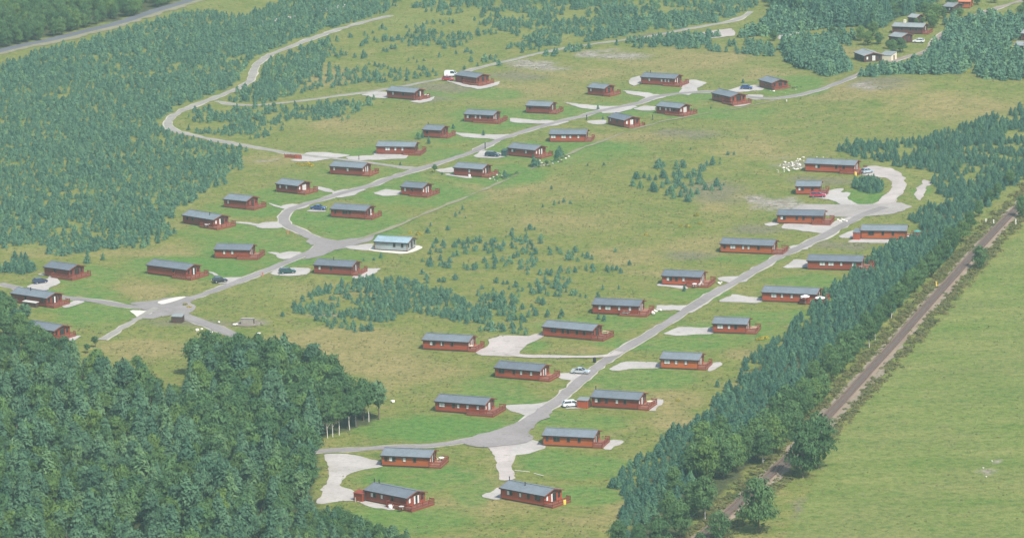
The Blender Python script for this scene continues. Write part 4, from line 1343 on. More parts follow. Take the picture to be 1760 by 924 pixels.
rr = random.Random(3)
put_rocks('white stone in the heap left of the farthest right-hand lodge', 'white stones heaped beside the lodge',
          [(1338 + rr.uniform(-4, 4) + t * 40, 292 - t * 12 + rr.uniform(-9, 9)) for t in [k / 37 for k in range(38)]] + [(1375, 275), (1381, 277), (1404, 270.5), (1415, 271), (1370, 283)], .4, 1.05, 5)
put_rocks('pale rock edging the rock garden below the evergreen lodge', 'rocks of the upper rock garden', [(931, 281), (935, 285), (941, 284), (950, 282), (960, 279), (965, 276), (972, 273), (978, 270), (967, 265), (928, 277)], .4, 1.0, 6)
put_rocks('white rock at the deck of the plain fronted lodge', 'rocks round the plain fronted lodge', [(842, 308), (848, 305), (854, 301), (855, 312), (863, 303), (868, 301), (850, 309)], .4, .95, 7)
put_rocks('pale rock in the pile at the deck of the picnic table lodge', 'rocks piled by the picnic table lodge', [(1121, 537), (1125, 534), (1128, 536), (1131, 533), (1135, 534), (1123, 540)], .7, 1.5, 8)
put_rocks('pale boulder lying by the deck at the road bend', 'boulders at the bend lodge', [(1440, 379), (1444, 381), (1450, 380), (1455, 381), (1447, 377)], .7, 1.5, 9)
put_rocks('cream stone by the deck of the top right lodge', 'stones along the top right lodge', [(1324, 157), (1330, 158), (1364, 152), (1368, 156), (1376, 157), (1383, 155), (1350, 161), (1366, 150)], .5, 1.2, 10)
put_rocks('white boulder lying alone in the rough grass above the left road lodge', 'lone pale boulders', [(675, 691)], 1.0, 1.2, 11)
put_rocks('grey stone on the worn patch in the pasture', 'stones in the pasture', [(1705, 792), (1695, 819), (1690, 804)], .35, .6, 12)
put_rocks('pale slab dumped beside the road into the wood', 'slabs beside the wood road', [(376, 554), (402, 559), (407, 558), (445, 575), (339, 568), (347, 566), (363, 572)], .6, 1.3, 13)
put_rocks('white stone by the deck of the upper left road lodge', 'stones by the upper left road lodge', [(1235, 487), (1240, 486), (1238, 488.5)], .6, 1.1, 14)

# ------------------------------------------------------------------ railway
RAIL = [(1195, 935), (1255, 880), (1327, 815), (1390, 752), (1450, 688), (1496, 637), (1546, 582), (1596, 525), (1646, 469), (1684, 427), (1720, 388), (1762, 346), (1800, 310)]
ribbon('railway_shoulder', RAIL, .9, M['ballast_side'], None, .9, 'pinkish stony strip along the field side of the railway', offset=-2.05)
ribbon('railway_shoulder', RAIL, .7, M['ballast_side'], None, .5, 'narrow pale strip along the wooded side of the railway', offset=2.15)
_L = smooth_line(poly_at(RAIL), 2.0)
railway = tag(empty('railway_track', (_L[0].x, _L[0].y, 0)), 'single railway track on grey brown ballast running beside the pasture', 'railway')
_o = Vector((_L[0].x, _L[0].y, 0))


def along(off, z):
    out = []
    for i, p in enumerate(_L):
        d = (_L[min(i + 1, len(_L) - 1)] - _L[max(i - 1, 0)]).normalized()
        out.append(p - _o + Vector((-d.y, d.x, 0)) * off + Vector((0, 0, z)))
    return out


mb = MB()
rows = list(zip(along(1.95, .02), along(1.3, .33), along(-1.3, .33), along(-1.95, .02)))
for a, b in zip(rows, rows[1:]):
    for i in range(3): mb.face([a[i], a[i + 1], b[i + 1], b[i]])
mb.build('ballast', M['ballast'], railway)
for off in (.75, -.75):
    mb = MB()
    prof = [(.06, .42), (.06, .56), (-.06, .56), (-.06, .42)]
    ls = [along(off + a, b) for a, b in prof]
    for i in range(len(ls[0]) - 1):
        for k in range(3): mb.face([ls[k][i], ls[k + 1][i], ls[k + 1][i + 1], ls[k][i + 1]])
    mb.build('rail', M['rust'], railway)
mb = MB()
acc = 0
A_, B_ = along(1.15, .37), along(-1.15, .37)
for i in range(len(A_) - 1):
    for t in (0, .333, .667):
        mb.bar(A_[i].lerp(A_[i + 1], t), B_[i].lerp(B_[i + 1], t), .25, .11)
sl = mb.build('sleepers', M['sleeper'], railway)
sl['kind'] = 'stuff'
for p in _L[::6]: blockers.append((p.x, p.y, 5.0))


# ------------------------------------------------------------------ vegetation
def mesh_np(name, V, F, mats, mi=None, smooth=False):
    """V (n,3); F (m,k) all faces with k corners"""
    me_ = bpy.data.meshes.new(name)
    me_.vertices.add(len(V))
    me_.vertices.foreach_set('co', np.asarray(V, np.float32).ravel())
    k = F.shape[1]
    me_.loops.add(F.size)
    me_.loops.foreach_set('vertex_index', F.ravel().astype(np.int32))
    me_.polygons.add(len(F))
    me_.polygons.foreach_set('loop_start', np.arange(len(F)) * k)
    me_.polygons.foreach_set('loop_total', np.full(len(F), k))
    for m in mats: me_.materials.append(m)
    if mi is not None: me_.polygons.foreach_set('material_index', mi.astype(np.int32))
    me_.update()
    me_.validate()
    return me_


def leaf_quads(C, N, size, g, flat=.8):
    """a four-cornered leaf clump at each C facing roughly N"""
    n = len(C)
    N = N + g.normal(0, .45, (n, 3))
    N /= np.linalg.norm(N, axis=1, keepdims=True) + 1e-9
    up = np.array([[0, 0, 1.0]]) + g.normal(0, .38, (n, 3))
    t = up - N * (up * N).sum(1, keepdims=True)
    t /= np.linalg.norm(t, axis=1, keepdims=True) + 1e-9
    b = np.cross(N, t) * .62
    t = t * 1.35
    s = size * g.uniform(.6, 1.3, (n, 1))
    V = np.empty((n, 4, 3))
    V[:, 0] = C - t * s * .5 * g.uniform(.5, 1.1, (n, 1)) - b * s * .1
    V[:, 1] = C - b * s * .55 * flat + t * s * .1
    V[:, 2] = C + t * s * .55 + b * s * .1 * g.uniform(-1, 1, (n, 1))
    V[:, 3] = C + b * s * .5 * flat * g.uniform(.6, 1.1, (n, 1)) - t * s * .1
    return V.reshape(-1, 3), np.arange(n * 4).reshape(n, 4)


def rand_dir(g, n):
    d = g.normal(0, 1, (n, 3))
    return d / np.linalg.norm(d, axis=1, keepdims=True)


def trunk_mesh(name, seed, h, r, mat, crown_z, limbs=5, spread=1.5):
    g = random.Random(seed)
    mb = MB()
    p = Vector((0, 0, -.3))
    pts = [p]
    k = 5
    for i in range(1, k + 1):
        pts.append(Vector((g.uniform(-.06, .06) * h * .3, g.uniform(-.06, .06) * h * .3, h * i / k)))
    for i in range(k):
        mb.tube(pts[i], pts[i + 1], r * (1 - .17 * i), r * (1 - .17 * (i + 1)), 7, cap=False)
    for i in range(limbs):
        z = crown_z + (h - crown_z) * g.uniform(0, .6)
        a = g.uniform(0, 6.28)
        mb.tube((0, 0, z), (math.cos(a) * spread, math.sin(a) * spread, z + g.uniform(.5, 1.4) * spread * .7), r * .35, r * .1, 5, cap=False)
    return mb.mesh(name, mat, True)


def broad_crown(seed, h, r, z0, mat, n=1000, size=.55, clumps=16, shape=1.0):
    g = np.random.default_rng(seed)
    cz = (z0 + h) / 2
    hz = (h - z0) / 2
    d = rand_dir(g, clumps)
    rad = g.uniform(.45, .95, (clumps, 1))
    cc = d * rad * np.array([[r, r, hz]]) * .72
    cc[:, 2] = cc[:, 2] * shape + cz
    taper = 1 - .45 * np.clip((cc[:, 2] - cz) / hz, -.3, 1)
    cc[:, :2] *= taper[:, None]
    cr = r * g.uniform(.32, .52, clumps)
    V, N = [], []
    per = n // clumps
    for k in range(clumps):
        e = rand_dir(g, per)
        e[:, 2] = np.abs(e[:, 2]) * .75 + e[:, 2] * .25
        rr_ = cr[k] * g.uniform(.75, 1.12, (per, 1))
        V.append(cc[k] + e * rr_ * np.array([[1, 1, .82]]))
        N.append(e + .35 * (cc[k] - np.array([0, 0, cz])) / (r + .1) + np.array([[0, 0, .25]]))
    V, N = np.concatenate(V), np.concatenate(N)
    Vq, Fq = leaf_quads(V, N, size, g)
    # inner mass so that the crown is not see-through in the middle
    e = rand_dir(g, 120)
    C2 = e * np.array([[r * .55, r * .55, hz * .7]]) + np.array([[0, 0, cz]])
    V2, F2 = leaf_quads(C2, e, size * 2.2, g)
    return mesh_np('crown', np.concatenate([Vq, V2]), np.concatenate([Fq, F2 + len(Vq)]), [mat])


def cone_crown(seed, h, r, mat, n=160, size=.5, full=.75, z0=.05, trunk=None):
    """young pine or spruce: shoots set in rings round a tapering cone"""
    g = np.random.default_rng(seed)
    rings = max(5, int(n / 22))
    C, N = [], []
    for i in range(n):
        t = g.random() ** .75
        z = h * (z0 + (1 - z0) * (1 - t) ** 1.0)
        z = h * (z0 + (1 - z0) * (np.floor((z / h) * rings + g.uniform(-.25, .25)) + .5) / rings)
        f = np.clip(1 - z / h, 0.0, 1)
        rad = r * f ** full * g.uniform(.4, 1.2)
        a = g.uniform(0, 2 * np.pi)
        C.append((np.cos(a) * rad, np.sin(a) * rad, min(z + g.uniform(-.08, .08) * h * .4, h)))
        N.append((np.cos(a) * .8, np.sin(a) * .8, .75))
    C, N = np.array(C), np.array(N)
    Vq, Fq = leaf_quads(C, N, size, g, 1.0)
    k = 6                                     # solid inner cone
    ang = np.linspace(0, 2 * np.pi, k, endpoint=False)
    Vc = np.concatenate([np.stack([np.cos(ang) * r * .48, np.sin(ang) * r * .48, np.full(k, h * .06)], 1),
                         np.stack([np.cos(ang) * r * .05, np.sin(ang) * r * .05, np.full(k, h * .97)], 1)])
    Fc = np.array([[i, (i + 1) % k, k + (i + 1) % k, k + i] for i in range(k)])
    V = np.concatenate([Vq, Vc])
    F = np.concatenate([Fq, Fc + len(Vq)])
    mats = [mat]
    mi = None
    if trunk is not None:
        q = .05 * h * .4
        Vt = np.array([(q, 0, -.2), (-q * .5, q * .87, -.2), (-q * .5, -q * .87, -.2), (q * .4, 0, h * .5), (-q * .2, q * .35, h * .5), (-q * .2, -q * .35, h * .5)])
        Ft = np.array([[0, 1, 4, 3], [1, 2, 5, 4], [2, 0, 3, 5]])
        mi = np.zeros(len(F) + 3)
        mi[-3:] = 1
        F = np.concatenate([F, Ft + len(V)])
        V = np.concatenate([V, Vt])
        mats = [mat, trunk]
    return mesh_np('conifer', V, F, mats, mi)


# where trees may not stand
_road_pts = []
for pts, w in ((ROAD_S, 4.2), (ROAD_N1, 4.2), (ROAD_N2, 3.5), (ROAD_N3, 4), (ROAD_N4, 3), (ROAD_N5, 4), (ROAD_E, 3.6)):
    for p in smooth_line(poly_at(pts), 2.5): _road_pts.append((p.x, p.y, w))
_blk = np.array(_road_pts + blockers)


def clear(x, y, extra=0.0):
    ok = np.ones(len(x), bool)
    for i in range(0, len(x), 4000):
        d = np.hypot(x[i:i + 4000, None] - _blk[None, :, 0], y[i:i + 4000, None] - _blk[None, :, 1])
        ok[i:i + 4000] = (d > _blk[None, :, 2] + extra).all(1)
    return ok


def scatter(poly, spacing, seed, dens=None, extra=0.0, jit=.45):
    g = np.random.default_rng(seed)
    W = np.array(poly_at(poly))
    x0, x1, y0, y1 = W[:, 0].min(), W[:, 0].max(), W[:, 1].min(), W[:, 1].max()
    xs, ys = np.meshgrid(np.arange(x0, x1, spacing), np.arange(y0, y1, spacing))
    xs, ys = xs.ravel(), ys.ravel()
    xs = xs + g.uniform(-jit, jit, xs.size) * spacing
    ys = ys + g.uniform(-jit, jit, ys.size) * spacing
    px, py = px_of(xs, ys, np.zeros_like(xs))
    e = (vnoise(xs, ys, 6, 71) - .5)
    k = inside(px + e * 12, py + e * 4, poly)
    xs, ys, px, py = xs[k], ys[k], px[k], py[k]
    if dens is not None:
        k = g.random(xs.size) < dens(xs, ys, px, py)
        xs, ys = xs[k], ys[k]
    k = clear(xs, ys, extra)
    return xs[k], ys[k]


def in_view(x, y, h):
    px, py = px_of(np.asarray(x), np.asarray(y), np.zeros(len(x)))
    px2, py2 = px_of(np.asarray(x), np.asarray(y), np.full(len(x), h))
    return (px > -40) & (px < 1800) & (py2 < 935) & (py > -5)


def gappy(lo, hi, s=14, seed=5, base=1.0):
    def f(x, y, px, py):
        n = vnoise(x, y, s, seed) * .65 + vnoise(x, y, s * .4, seed + 1) * .35
        return np.clip((n - lo) / (hi - lo), 0, 1) * base
    return f


# --- young pines: loose groups between the rows (single trees) and the wide plantation (one mass)
yp = []                                                     # x, y, height, label index
YP_LABEL = ['young pine in the loose group right of centre on the tan slope',
            'young pine of the big scatter between lodge rows',
            'young pine among the scattered trees above the upper track',
            'young pine in the dense young plantation round the loop road',
            'small lone pine on the open grass between the lodge rows']
YP_GROUP = ['young pines of the group on the tan slope', 'young pines scattered between the lodge rows', 'young pines above the upper track', 'young pines of the plantation', 'lone small pines on open grass']
g0 = np.random.default_rng(11)
for zx, zy in [(845, 300), (830, 355), (885, 370), (910, 300), (945, 315), (1020, 230), (1045, 225), (990, 315), (970, 385), (985, 395), (1035, 365), (1035, 290), (1045, 300), (1070, 340), (1115, 290), (1130, 240), (1170, 230), (1185, 232), (1100, 410), (1130, 330), (1145, 355), (1180, 370), (1160, 430), (1205, 460), (1215, 463), (1230, 420), (1215, 300), (1250, 290), (1290, 310), (1275, 410), (1285, 340), (1320, 250), (1340, 220), (1380, 215), (1330, 380), (1375, 385), (1410, 355), (1455, 350), (1435, 382), (1430, 208), (1432, 182), (1525, 150), (1065, 420), (1110, 440), (1150, 300), (1235, 350), (1195, 400), (1120, 370), (1240, 430), (1005, 235), (860, 305), (1300, 255), (1315, 345), (1090, 390)]:
    x, y = at(880 + zx / 4, 231 + zy / 4)
    yp.append((x, y, g0.uniform(1.8, 3.1) * (.5 if zx > 1420 else 1), 0))
for poly, sp, dn, hh in (
        ([(497, 530), (520, 510), (560, 492), (620, 478), (700, 483), (770, 505), (845, 540), (848, 560), (800, 556), (700, 535), (660, 555), (560, 545), (505, 540)], 1.65, gappy(.24, .52, 8, 5, .9), (1.05, 1.95)),
        ([(540, 545), (660, 552), (640, 575), (560, 565)], 2.1, gappy(.4, .65, 8, 6, .8), (1.1, 2.0)),
        ([(690, 440), (860, 398), (925, 388), (1010, 438), (1078, 468), (1060, 500), (980, 545), (880, 560), (840, 530), (740, 495)], 2.5, gappy(.42, .72, 8, 7, .8), (.9, 2.0)),
        ([(760, 500), (860, 510), (930, 530), (900, 575), (830, 570), (790, 545)], 2.0, gappy(.36, .62, 8, 8, .8), (1.05, 2.1))):
    xs, ys = scatter(poly, sp, 13 + len(yp), dn, .5)
    for x, y in zip(xs, ys): yp.append((x, y, g0.uniform(*hh), 1))
for px, py in [(643, 447), (655, 443), (700, 420), (625, 448), (665, 418), (735, 400), (750, 417), (780, 425), (870, 408), (800, 375), (790, 367), (783, 372), (795, 360), (740, 388), (770, 395), (953, 352), (961, 350), (969, 348), (933, 356), (980, 350), (1010, 285), (1038, 284), (948, 325), (1187, 262), (1251, 269), (1262, 268), (1200, 480), (760, 300), (795, 300), (560, 490), (486, 543), (1052, 464), (1082, 455), (1058, 433)]:
    x, y = at(px, py)
    yp.append((x, y, g0.uniform(.8, 1.7), 4))
n_loose = len(yp)
plant = [([(0, 112), (60, 92), (140, 72), (220, 52), (300, 28), (345, 18), (420, 30), (470, 10), (520, -12), (700, -12), (665, 22), (620, 34), (555, 52), (498, 74), (458, 90), (436, 110), (424, 136), (396, 150), (330, 176), (296, 192), (280, 212), (296, 232), (380, 250), (420, 256), (414, 300), (385, 318), (345, 335), (312, 362), (285, 396), (310, 402), (255, 428), (170, 428), (112, 440), (80, 438), (78, 420), (40, 425), (-20, 430), (-20, 118)], 2.0, gappy(.10, .52, 7, 15), (1.25, 2.2)),
         ([(440, 118), (468, 100), (520, 84), (560, 70), (560, 110), (520, 140), (505, 166), (440, 178), (400, 176), (385, 172), (430, 150)], 2.0, gappy(.16, .55, 7, 17), (1.3, 2.3)),
         ([(555, 70), (620, 45), (700, 20), (760, 30), (900, 70), (930, 88), (860, 102), (760, 128), (640, 150), (510, 165), (530, 120)], 2.4, gappy(.42, .76, 12, 19, .7), (1.1, 2.0)),
         ([(700, 16), (760, -12), (1300, -12), (1300, 12), (1250, 34), (1120, 58), (1000, 74), (930, 84), (880, 60), (780, 30)], 2.3, gappy(.22, .58, 9, 21, .95), (1.4, 2.6)),
         ([(318, 190), (400, 184), (530, 180), (640, 168), (650, 172), (610, 205), (520, 218), (450, 240), (400, 240), (330, 228), (306, 216)], 1.9, gappy(.34, .7, 9, 23, .85), (1.1, 2.0)),
         ([(700, 120), (760, 112), (860, 95), (1010, 80), (1080, 76), (1000, 88), (900, 108), (800, 122)], 3.0, gappy(.5, .75, 12, 25, .6), (1.4, 2.6)),
         ([(1050, 76), (1120, 68), (1230, 58), (1330, 78), (1330, 100), (1270, 92), (1180, 84), (1080, 84)], 2.3, gappy(.3, .5, 12, 27, .9), (1.6, 2.8)),
         ([(-10, 460), (40, 455), (66, 462), (40, 470), (-10, 470)], 1.9, None, (1.5, 2.5))]
for k, (poly, sp, dn, hh) in enumerate(plant):
    xs, ys = scatter(poly, sp, 100 + k, dn, -.6)
    hs = g0.uniform(hh[0], hh[1], len(xs)) * (.8 + .4 * vnoise(xs, ys, 20, 33))
    for x, y, h_ in zip(xs, ys, hs): yp.append((x, y, h_, 2 if k in (2, 5) else 3))
yp = np.array(yp)
yp = yp[in_view(yp[:, 0], yp[:, 1], 3.0)]
size_px = yp[:, 2] / np.hypot(yp[:, 1], CAMH)
order = np.argsort(-size_px)
single, mass = yp[order[:300]], yp[order[300:]]
# keep loose-group trees single first: they are the ones that can be picked apart
loose = np.argsort(-(size_px + (yp[:, 3] < 2) * .0004 + (yp[:, 3] == 4) * .002 + (yp[:, 3] == 0) * .001))
single, mass = yp[loose[:300]], yp[loose[300:]]
pine_protos = [cone_crown(200 + k, 2.6, 1.2 + .12 * (k % 3), M['pine'], 260, .42, .58, .02, M['trunk']) for k in range(5)]
pine_small = [cone_crown(230 + k, 2.6, 1.2, M['pine'], 110, .62, .62, .03) for k in range(4)]


def where(li, px, py, cat):
    if cat == 'pine tree' and li == 1:
        if px < 640: return ' towards its left end', 'left'
        if px < 800 and py > 490: return ' in its thick middle', 'middle'
        if py > 490: return ' at its lower right', 'lower right'
        return ' where it thins out uphill', 'uphill'
    if cat == 'spruce tree' and li == 0:
        if py < 330: return ', behind the turning loop', 'loop'
        if py < 480: return ', close to the orange lodge', 'orange lodge'
        if py < 640: return ', half way down the belt', 'half way'
        if py < 760: return ', below the cream end pads', 'pads'  # lowest part follows
        return ', at its lowest corner', 'lowest'
    if cat == 'conifer tree':
        if li == 5: return (', left of the chimney cabin', 'left') if px < 1500 else (', right above the chimney cabin', 'right')
        if li == 4: return (', right of the pink track', 'right') if px > 1540 else (', left of the dark cabin', 'left')
    return '', ''


def plant_single(name, protos, base_h, rows, labels, groups, cat, seed):
    g = random.Random(seed)
    out = []
    for x, y, h_, li in rows:
        o = link(name, g.choice(protos))
        s = h_ / base_h
        w_ = s * g.uniform(.72, 1.2)
        o.location = (x, y, float(gz(x, y)) - .05)
        o.scale = (w_, w_, s)
        o.rotation_euler = (g.uniform(-.04, .04), g.uniform(-.04, .04), g.uniform(0, 6.28))
        a_, b_ = px_of(np.array([x]), np.array([y]), np.zeros(1))
        w1, w2 = where(int(li), float(a_[0]), float(b_[0]), cat)
        tag(o, labels[int(li)] + w1, cat, groups[int(li)] + (', ' + w2 if w2 else ''))
        out.append(o)
    return out


plant_single('young_pine', pine_protos, 2.8, single, YP_LABEL, YP_GROUP, 'pine tree', 41)


def instanced(name, rows, protos, base_h, label, seed, wide=(.85, 1.2)):
    """one object: a cloud of points, each carrying one of the given meshes (geometry nodes)"""
    g = np.random.default_rng(seed)
    n = len(rows)
    me_ = bpy.data.meshes.new(name)
    me_.vertices.add(n)
    z = gz(rows[:, 0], rows[:, 1]) - .05
    me_.vertices.foreach_set('co', np.stack([rows[:, 0], rows[:, 1], z], 1).astype(np.float32).ravel())
    s = rows[:, 2] / base_h
    w_ = s * g.uniform(wide[0], wide[1], n)
    a = me_.attributes.new('size', 'FLOAT_VECTOR', 'POINT')
    a.data.foreach_set('vector', np.stack([w_, w_, s], 1).astype(np.float32).ravel())
    a = me_.attributes.new('turn', 'FLOAT_VECTOR', 'POINT')
    a.data.foreach_set('vector', np.stack([g.uniform(-.05, .05, n), g.uniform(-.05, .05, n), g.uniform(0, 6.28, n)], 1).astype(np.float32).ravel())
    a = me_.attributes.new('sort', 'INT', 'POINT')
    a.data.foreach_set('value', g.integers(0, len(protos), n).astype(np.int32))
    o = link(name, me_)
    tag(o, label, kind='stuff')
    ng = bpy.data.node_groups.new(name, 'GeometryNodeTree')
    ng.interface.new_socket('Geometry', in_out='INPUT', socket_type='NodeSocketGeometry')
    ng.interface.new_socket('Geometry', in_out='OUTPUT', socket_type='NodeSocketGeometry')
    N_, L_ = ng.nodes, ng.links
    gi, go = N_.new('NodeGroupInput'), N_.new('NodeGroupOutput')
    join = N_.new('GeometryNodeJoinGeometry')

    def attr(nm, ty):
        q = N_.new('GeometryNodeInputNamedAttribute')
        q.data_type = ty
        q.inputs['Name'].default_value = nm
        return q.outputs['Attribute']
    for k, p in enumerate(protos):
        oi = N_.new('GeometryNodeObjectInfo')
        oi.inputs['Object'].default_value = p
        oi.inputs['As Instance'].default_value = True
        ip = N_.new('GeometryNodeInstanceOnPoints')
        eq = N_.new('FunctionNodeCompare')
        eq.data_type = 'INT'
        eq.operation = 'EQUAL'
        L_.new(attr('sort', 'INT'), eq.inputs[2])
        eq.inputs[3].default_value = k
        L_.new(gi.outputs[0], ip.inputs['Points'])
        L_.new(eq.outputs[0], ip.inputs['Selection'])
        L_.new(oi.outputs['Geometry'], ip.inputs['Instance'])
        L_.new(attr('turn', 'FLOAT_VECTOR'), ip.inputs['Rotation'])
        L_.new(attr('size', 'FLOAT_VECTOR'), ip.inputs['Scale'])
        L_.new(ip.outputs[0], join.inputs[0])
    L_.new(join.outputs[0], go.inputs[0])
    md = o.modifiers.new('scatter', 'NODES')
    md.node_group = ng
    return o


def seeds_for(name, meshes, base_h, rows, label, group, cat, tall=1.0):
    """a few single trees from the mass; their objects are what the mass repeats"""
    out = []
    for m_, (x, y, h_, _) in zip(meshes, rows):
        o = tag(link(name, m_), label, cat, group)
        o.location = (x, y, float(gz(x, y)) - .05)
        out.append(o)
    return out


_far = mass[np.argsort(-mass[:, 1])]
ps = seeds_for('young_pine', pine_small, 2.6, mass[:4], YP_LABEL[3], YP_GROUP[3], 'pine tree')
instanced('young_pine_plantation', mass[4:], ps, 2.6, 'dense blue green plantation of young pines with grassy gaps', 51, (.8, 1.3))

# --- spruces of the belt between the lodges and the railway
BELT = [(1052, 838), (1068, 815), (1110, 790), (1150, 750), (1195, 728), (1235, 690), (1272, 648), (1275, 625), (1310, 605), (1350, 575), (1400, 525), (1450, 482), (1490, 448), (1525, 418), (1556, 418), (1592, 400), (1560, 375), (1600, 350), (1596, 322), (1620, 300), (1560, 290), (1480, 272), (1446, 262), (1444, 248), (1560, 246), (1640, 228), (1710, 204), (1790, 178), (1790, 290), (1740, 320), (1700, 350), (1672, 385), (1650, 410), (1615, 455), (1580, 490), (1540, 530), (1500, 570), (1450, 615), (1400, 668), (1350, 715), (1300, 755), (1240, 795), (1180, 850), (1120, 890), (1060, 960), (1040, 935), (1060, 900), (1075, 860)]
xs, ys = scatter(BELT, 1.85, 301, lambda x, y, px, py: np.where(py < 400, gappy(.28, .5, 7, 45)(x, y, px, py), gappy(.16, .34, 7, 45)(x, y, px, py)), -1.5)
hs = g0.uniform(1.7, 3.1, len(xs)) * (.8 + .4 * vnoise(xs, ys, 16, 47))
BELT_LABEL = ['spruce in the dense belt beside the railway', 'spruce of the oval clump on the grass island in the turning loop', 'small bushy spruce beside the left edge lodges', 'dark conifer in the dense clump by the upper road end', 'conifer in the wood in front of the old cabins',
              'dark conifer in the tall wood behind the old cabins', 'garden evergreen at the deck of the rock garden lodge', 'small evergreen standing on an upper lawn']
sp_rows = [(x, y, h_, 0) for x, y, h_ in zip(xs, ys, hs)]
xs, ys = scatter([(1462, 318), (1480, 312), (1505, 312), (1521, 321), (1516, 330), (1495, 332), (1472, 327)], 1.5, 302)
sp_rows += [(x, y, g0.uniform(1.8, 2.9), 1) for x, y in zip(xs, ys)]
tr_rows = []
for poly, sp, li, hh, sd in (
        ([(1338, 84), (1365, 70), (1432, 76), (1442, 92), (1460, 128), (1430, 138), (1365, 114)], 2.0, 3, (2.6, 4.4), 311),
        ([(1470, 142), (1500, 130), (1555, 124), (1562, 138), (1500, 144)], 2.3, 3, (2.2, 3.8), 312),
        ([(1556, 136), (1575, 112), (1600, 100), (1622, 72), (1634, 56), (1660, 42), (1705, 36), (1770, 40), (1790, 52), (1735, 74), (1722, 96), (1672, 110), (1652, 134), (1610, 137), (1575, 138)], 2.3, 4, (2.8, 5.2), 313),
        ([(1672, 124), (1700, 98), (1740, 95), (1790, 92), (1790, 140), (1690, 140)], 2.6, 4, (2.4, 4.4), 314),
        ([(1395, 30), (1412, 50), (1455, 44), (1500, 50), (1522, 46), (1540, 30), (1560, 24), (1600, 16), (1612, 0), (1620, -20), (1700, -60), (1380, -60), (1290, -20), (1330, 14)], 3.2, 5, (5.0, 8.5), 315),
        ([(1270, 66), (1310, 44), (1330, 22), (1400, 34), (1412, 52), (1340, 60)], 2.4, 4, (2.6, 4.6), 316),
        ([(1400, 70), (1440, 48), (1468, 62), (1460, 84), (1440, 80)], 3.6, 4, (2.0, 3.6), 317),
        ([(1620, 40), (1650, 30), (1660, 40), (1630, 50)], 2.8, 4, (2.6, 4.0), 318)):
    xs, ys = scatter(poly, sp, sd, gappy(.10, .34, 7, sd), -1.5)
    tr_rows += [(x, y, g0.uniform(*hh), li) for x, y in zip(xs, ys)]
for px, py, h_, li in [(962, 268, 3.2, 6), (918, 287, 4.0, 6), (925, 284, 2.2, 6), (957, 271, 2.4, 6), (688, 284, 1.2, 7), (737, 247, 2.6, 7), (719, 239, 2.4, 7), (726, 237, 2.2, 7), (779, 221, 1.6, 7), (831, 233, 1.8, 7), (867, 306, 2.6, 7), (1028, 188, 1.6, 7), (1176, 500, 2.0, 7), (1029, 548, 1.6, 7), (1038, 551, 1.8, 7), (1248, 672, 2.4, 7), (1233, 664, 1.8, 7), (1188, 192, 1.2, 7), (1222, 187, 1.0, 7), (1036, 206, 1.2, 7), (1277, 143, 1.6, 7), (150, 452, 3.4, 2), (177, 447, 2.2, 2), (25, 462, 3.0, 2), (35, 470, 2.4, 2)]:
    x, y = at(px, py)
    sp_rows.append((x, y, h_, li))
for poly, sd in (([(-5, 445), (30, 440), (60, 455), (50, 470), (10, 468)], 321),):
    xs, ys = scatter(poly, 2.2, sd, gappy(.2, .5, 6, 5), -2)
    sp_rows += [(x, y, g0.uniform(1.8, 3.2), 2) for x, y in zip(xs, ys)]
sp_rows = np.array(sp_rows)
sp_rows = sp_rows[in_view(sp_rows[:, 0], sp_rows[:, 1], 5.0)]
sz = sp_rows[:, 2] / sp_rows[:, 1]
o_ = np.argsort(-(sz + (sp_rows[:, 3] > 0) * .01))
spruce_protos = [cone_crown(260 + k, 4.4, 1.5 + .2 * (k % 3), M['spruce'], 380, .56, .62, .02, M['trunk']) for k in range(6)]
SP_GROUP = ['spruces of the railway belt', 'spruces on the grass island', 'bushy spruces by the left edge lodges', 'conifers in the clump by the upper road end', 'conifers in front of the old cabins', 'conifers behind the old cabins', 'evergreens of the rock garden', 'small evergreens on the upper lawns']
so = plant_single('spruce_tree', spruce_protos, 4.6, sp_rows[o_[:300]], BELT_LABEL, SP_GROUP, 'spruce tree', 61)
_by = {}
for q in so: _by.setdefault(q.data.name, q)
tr_rows = np.array(tr_rows)
tr_rows = tr_rows[in_view(tr_rows[:, 0], tr_rows[:, 1], 8.0)]
o2 = np.argsort(-tr_rows[:, 2] / tr_rows[:, 1])
far_protos = [cone_crown(280 + k, 8.0, 2.6 + .4 * (k % 3), M['spruce'], 800, .66, .6, .05, M['trunk']) for k in range(5)]
fo = plant_single('conifer_tree', far_protos, 8.0, tr_rows[o2[:300]], BELT_LABEL, SP_GROUP, 'conifer tree', 62)
rest2 = tr_rows[o2[300:]]
if len(rest2) > 10:
    fp = []
    for m_, (x, y, h_, li) in zip(pine_small, rest2[:4]):
        q = tag(link('conifer_tree', m_), BELT_LABEL[int(li)], 'conifer tree', SP_GROUP[int(li)])
        q.location = (x, y, -.05)
        fp.append(q)
    instanced('conifer_undergrowth', rest2[4:], fp, 2.6, 'lower conifers filling the woods round the old cabins', 64, (.8, 1.2))
rest = sp_rows[o_[300:]]
if len(rest) > 8:
    k_ = 5
    pr_ = []
    for m_, (x, y, h_, li) in zip(spruce_protos, rest[:k_]):
        q = tag(link('spruce_tree', m_), BELT_LABEL[0], 'spruce tree', SP_GROUP[0])
        q.location = (x, y, -.05)
        pr_.append(q)
    instanced('spruce_belt', rest[k_:], pr_, 5.0, 'dense belt of young spruces beyond the front trees along the railway', 63)
print('pines', len(single), len(mass), 'spruces', len(sp_rows), 'far conifers', len(tr_rows))


# --- full grown trees, each with trunk and crown
def tree_kind(trunk_mat, crown_mat, h, r, z0, n, size, clumps, seeds, tr=.16, shape=1.0):
    return [(trunk_mesh('trunk', s, h * .86, tr, trunk_mat, z0, 5, r * .5), broad_crown(s, h, r, z0, crown_mat, n, size, clumps, shape)) for s in seeds]


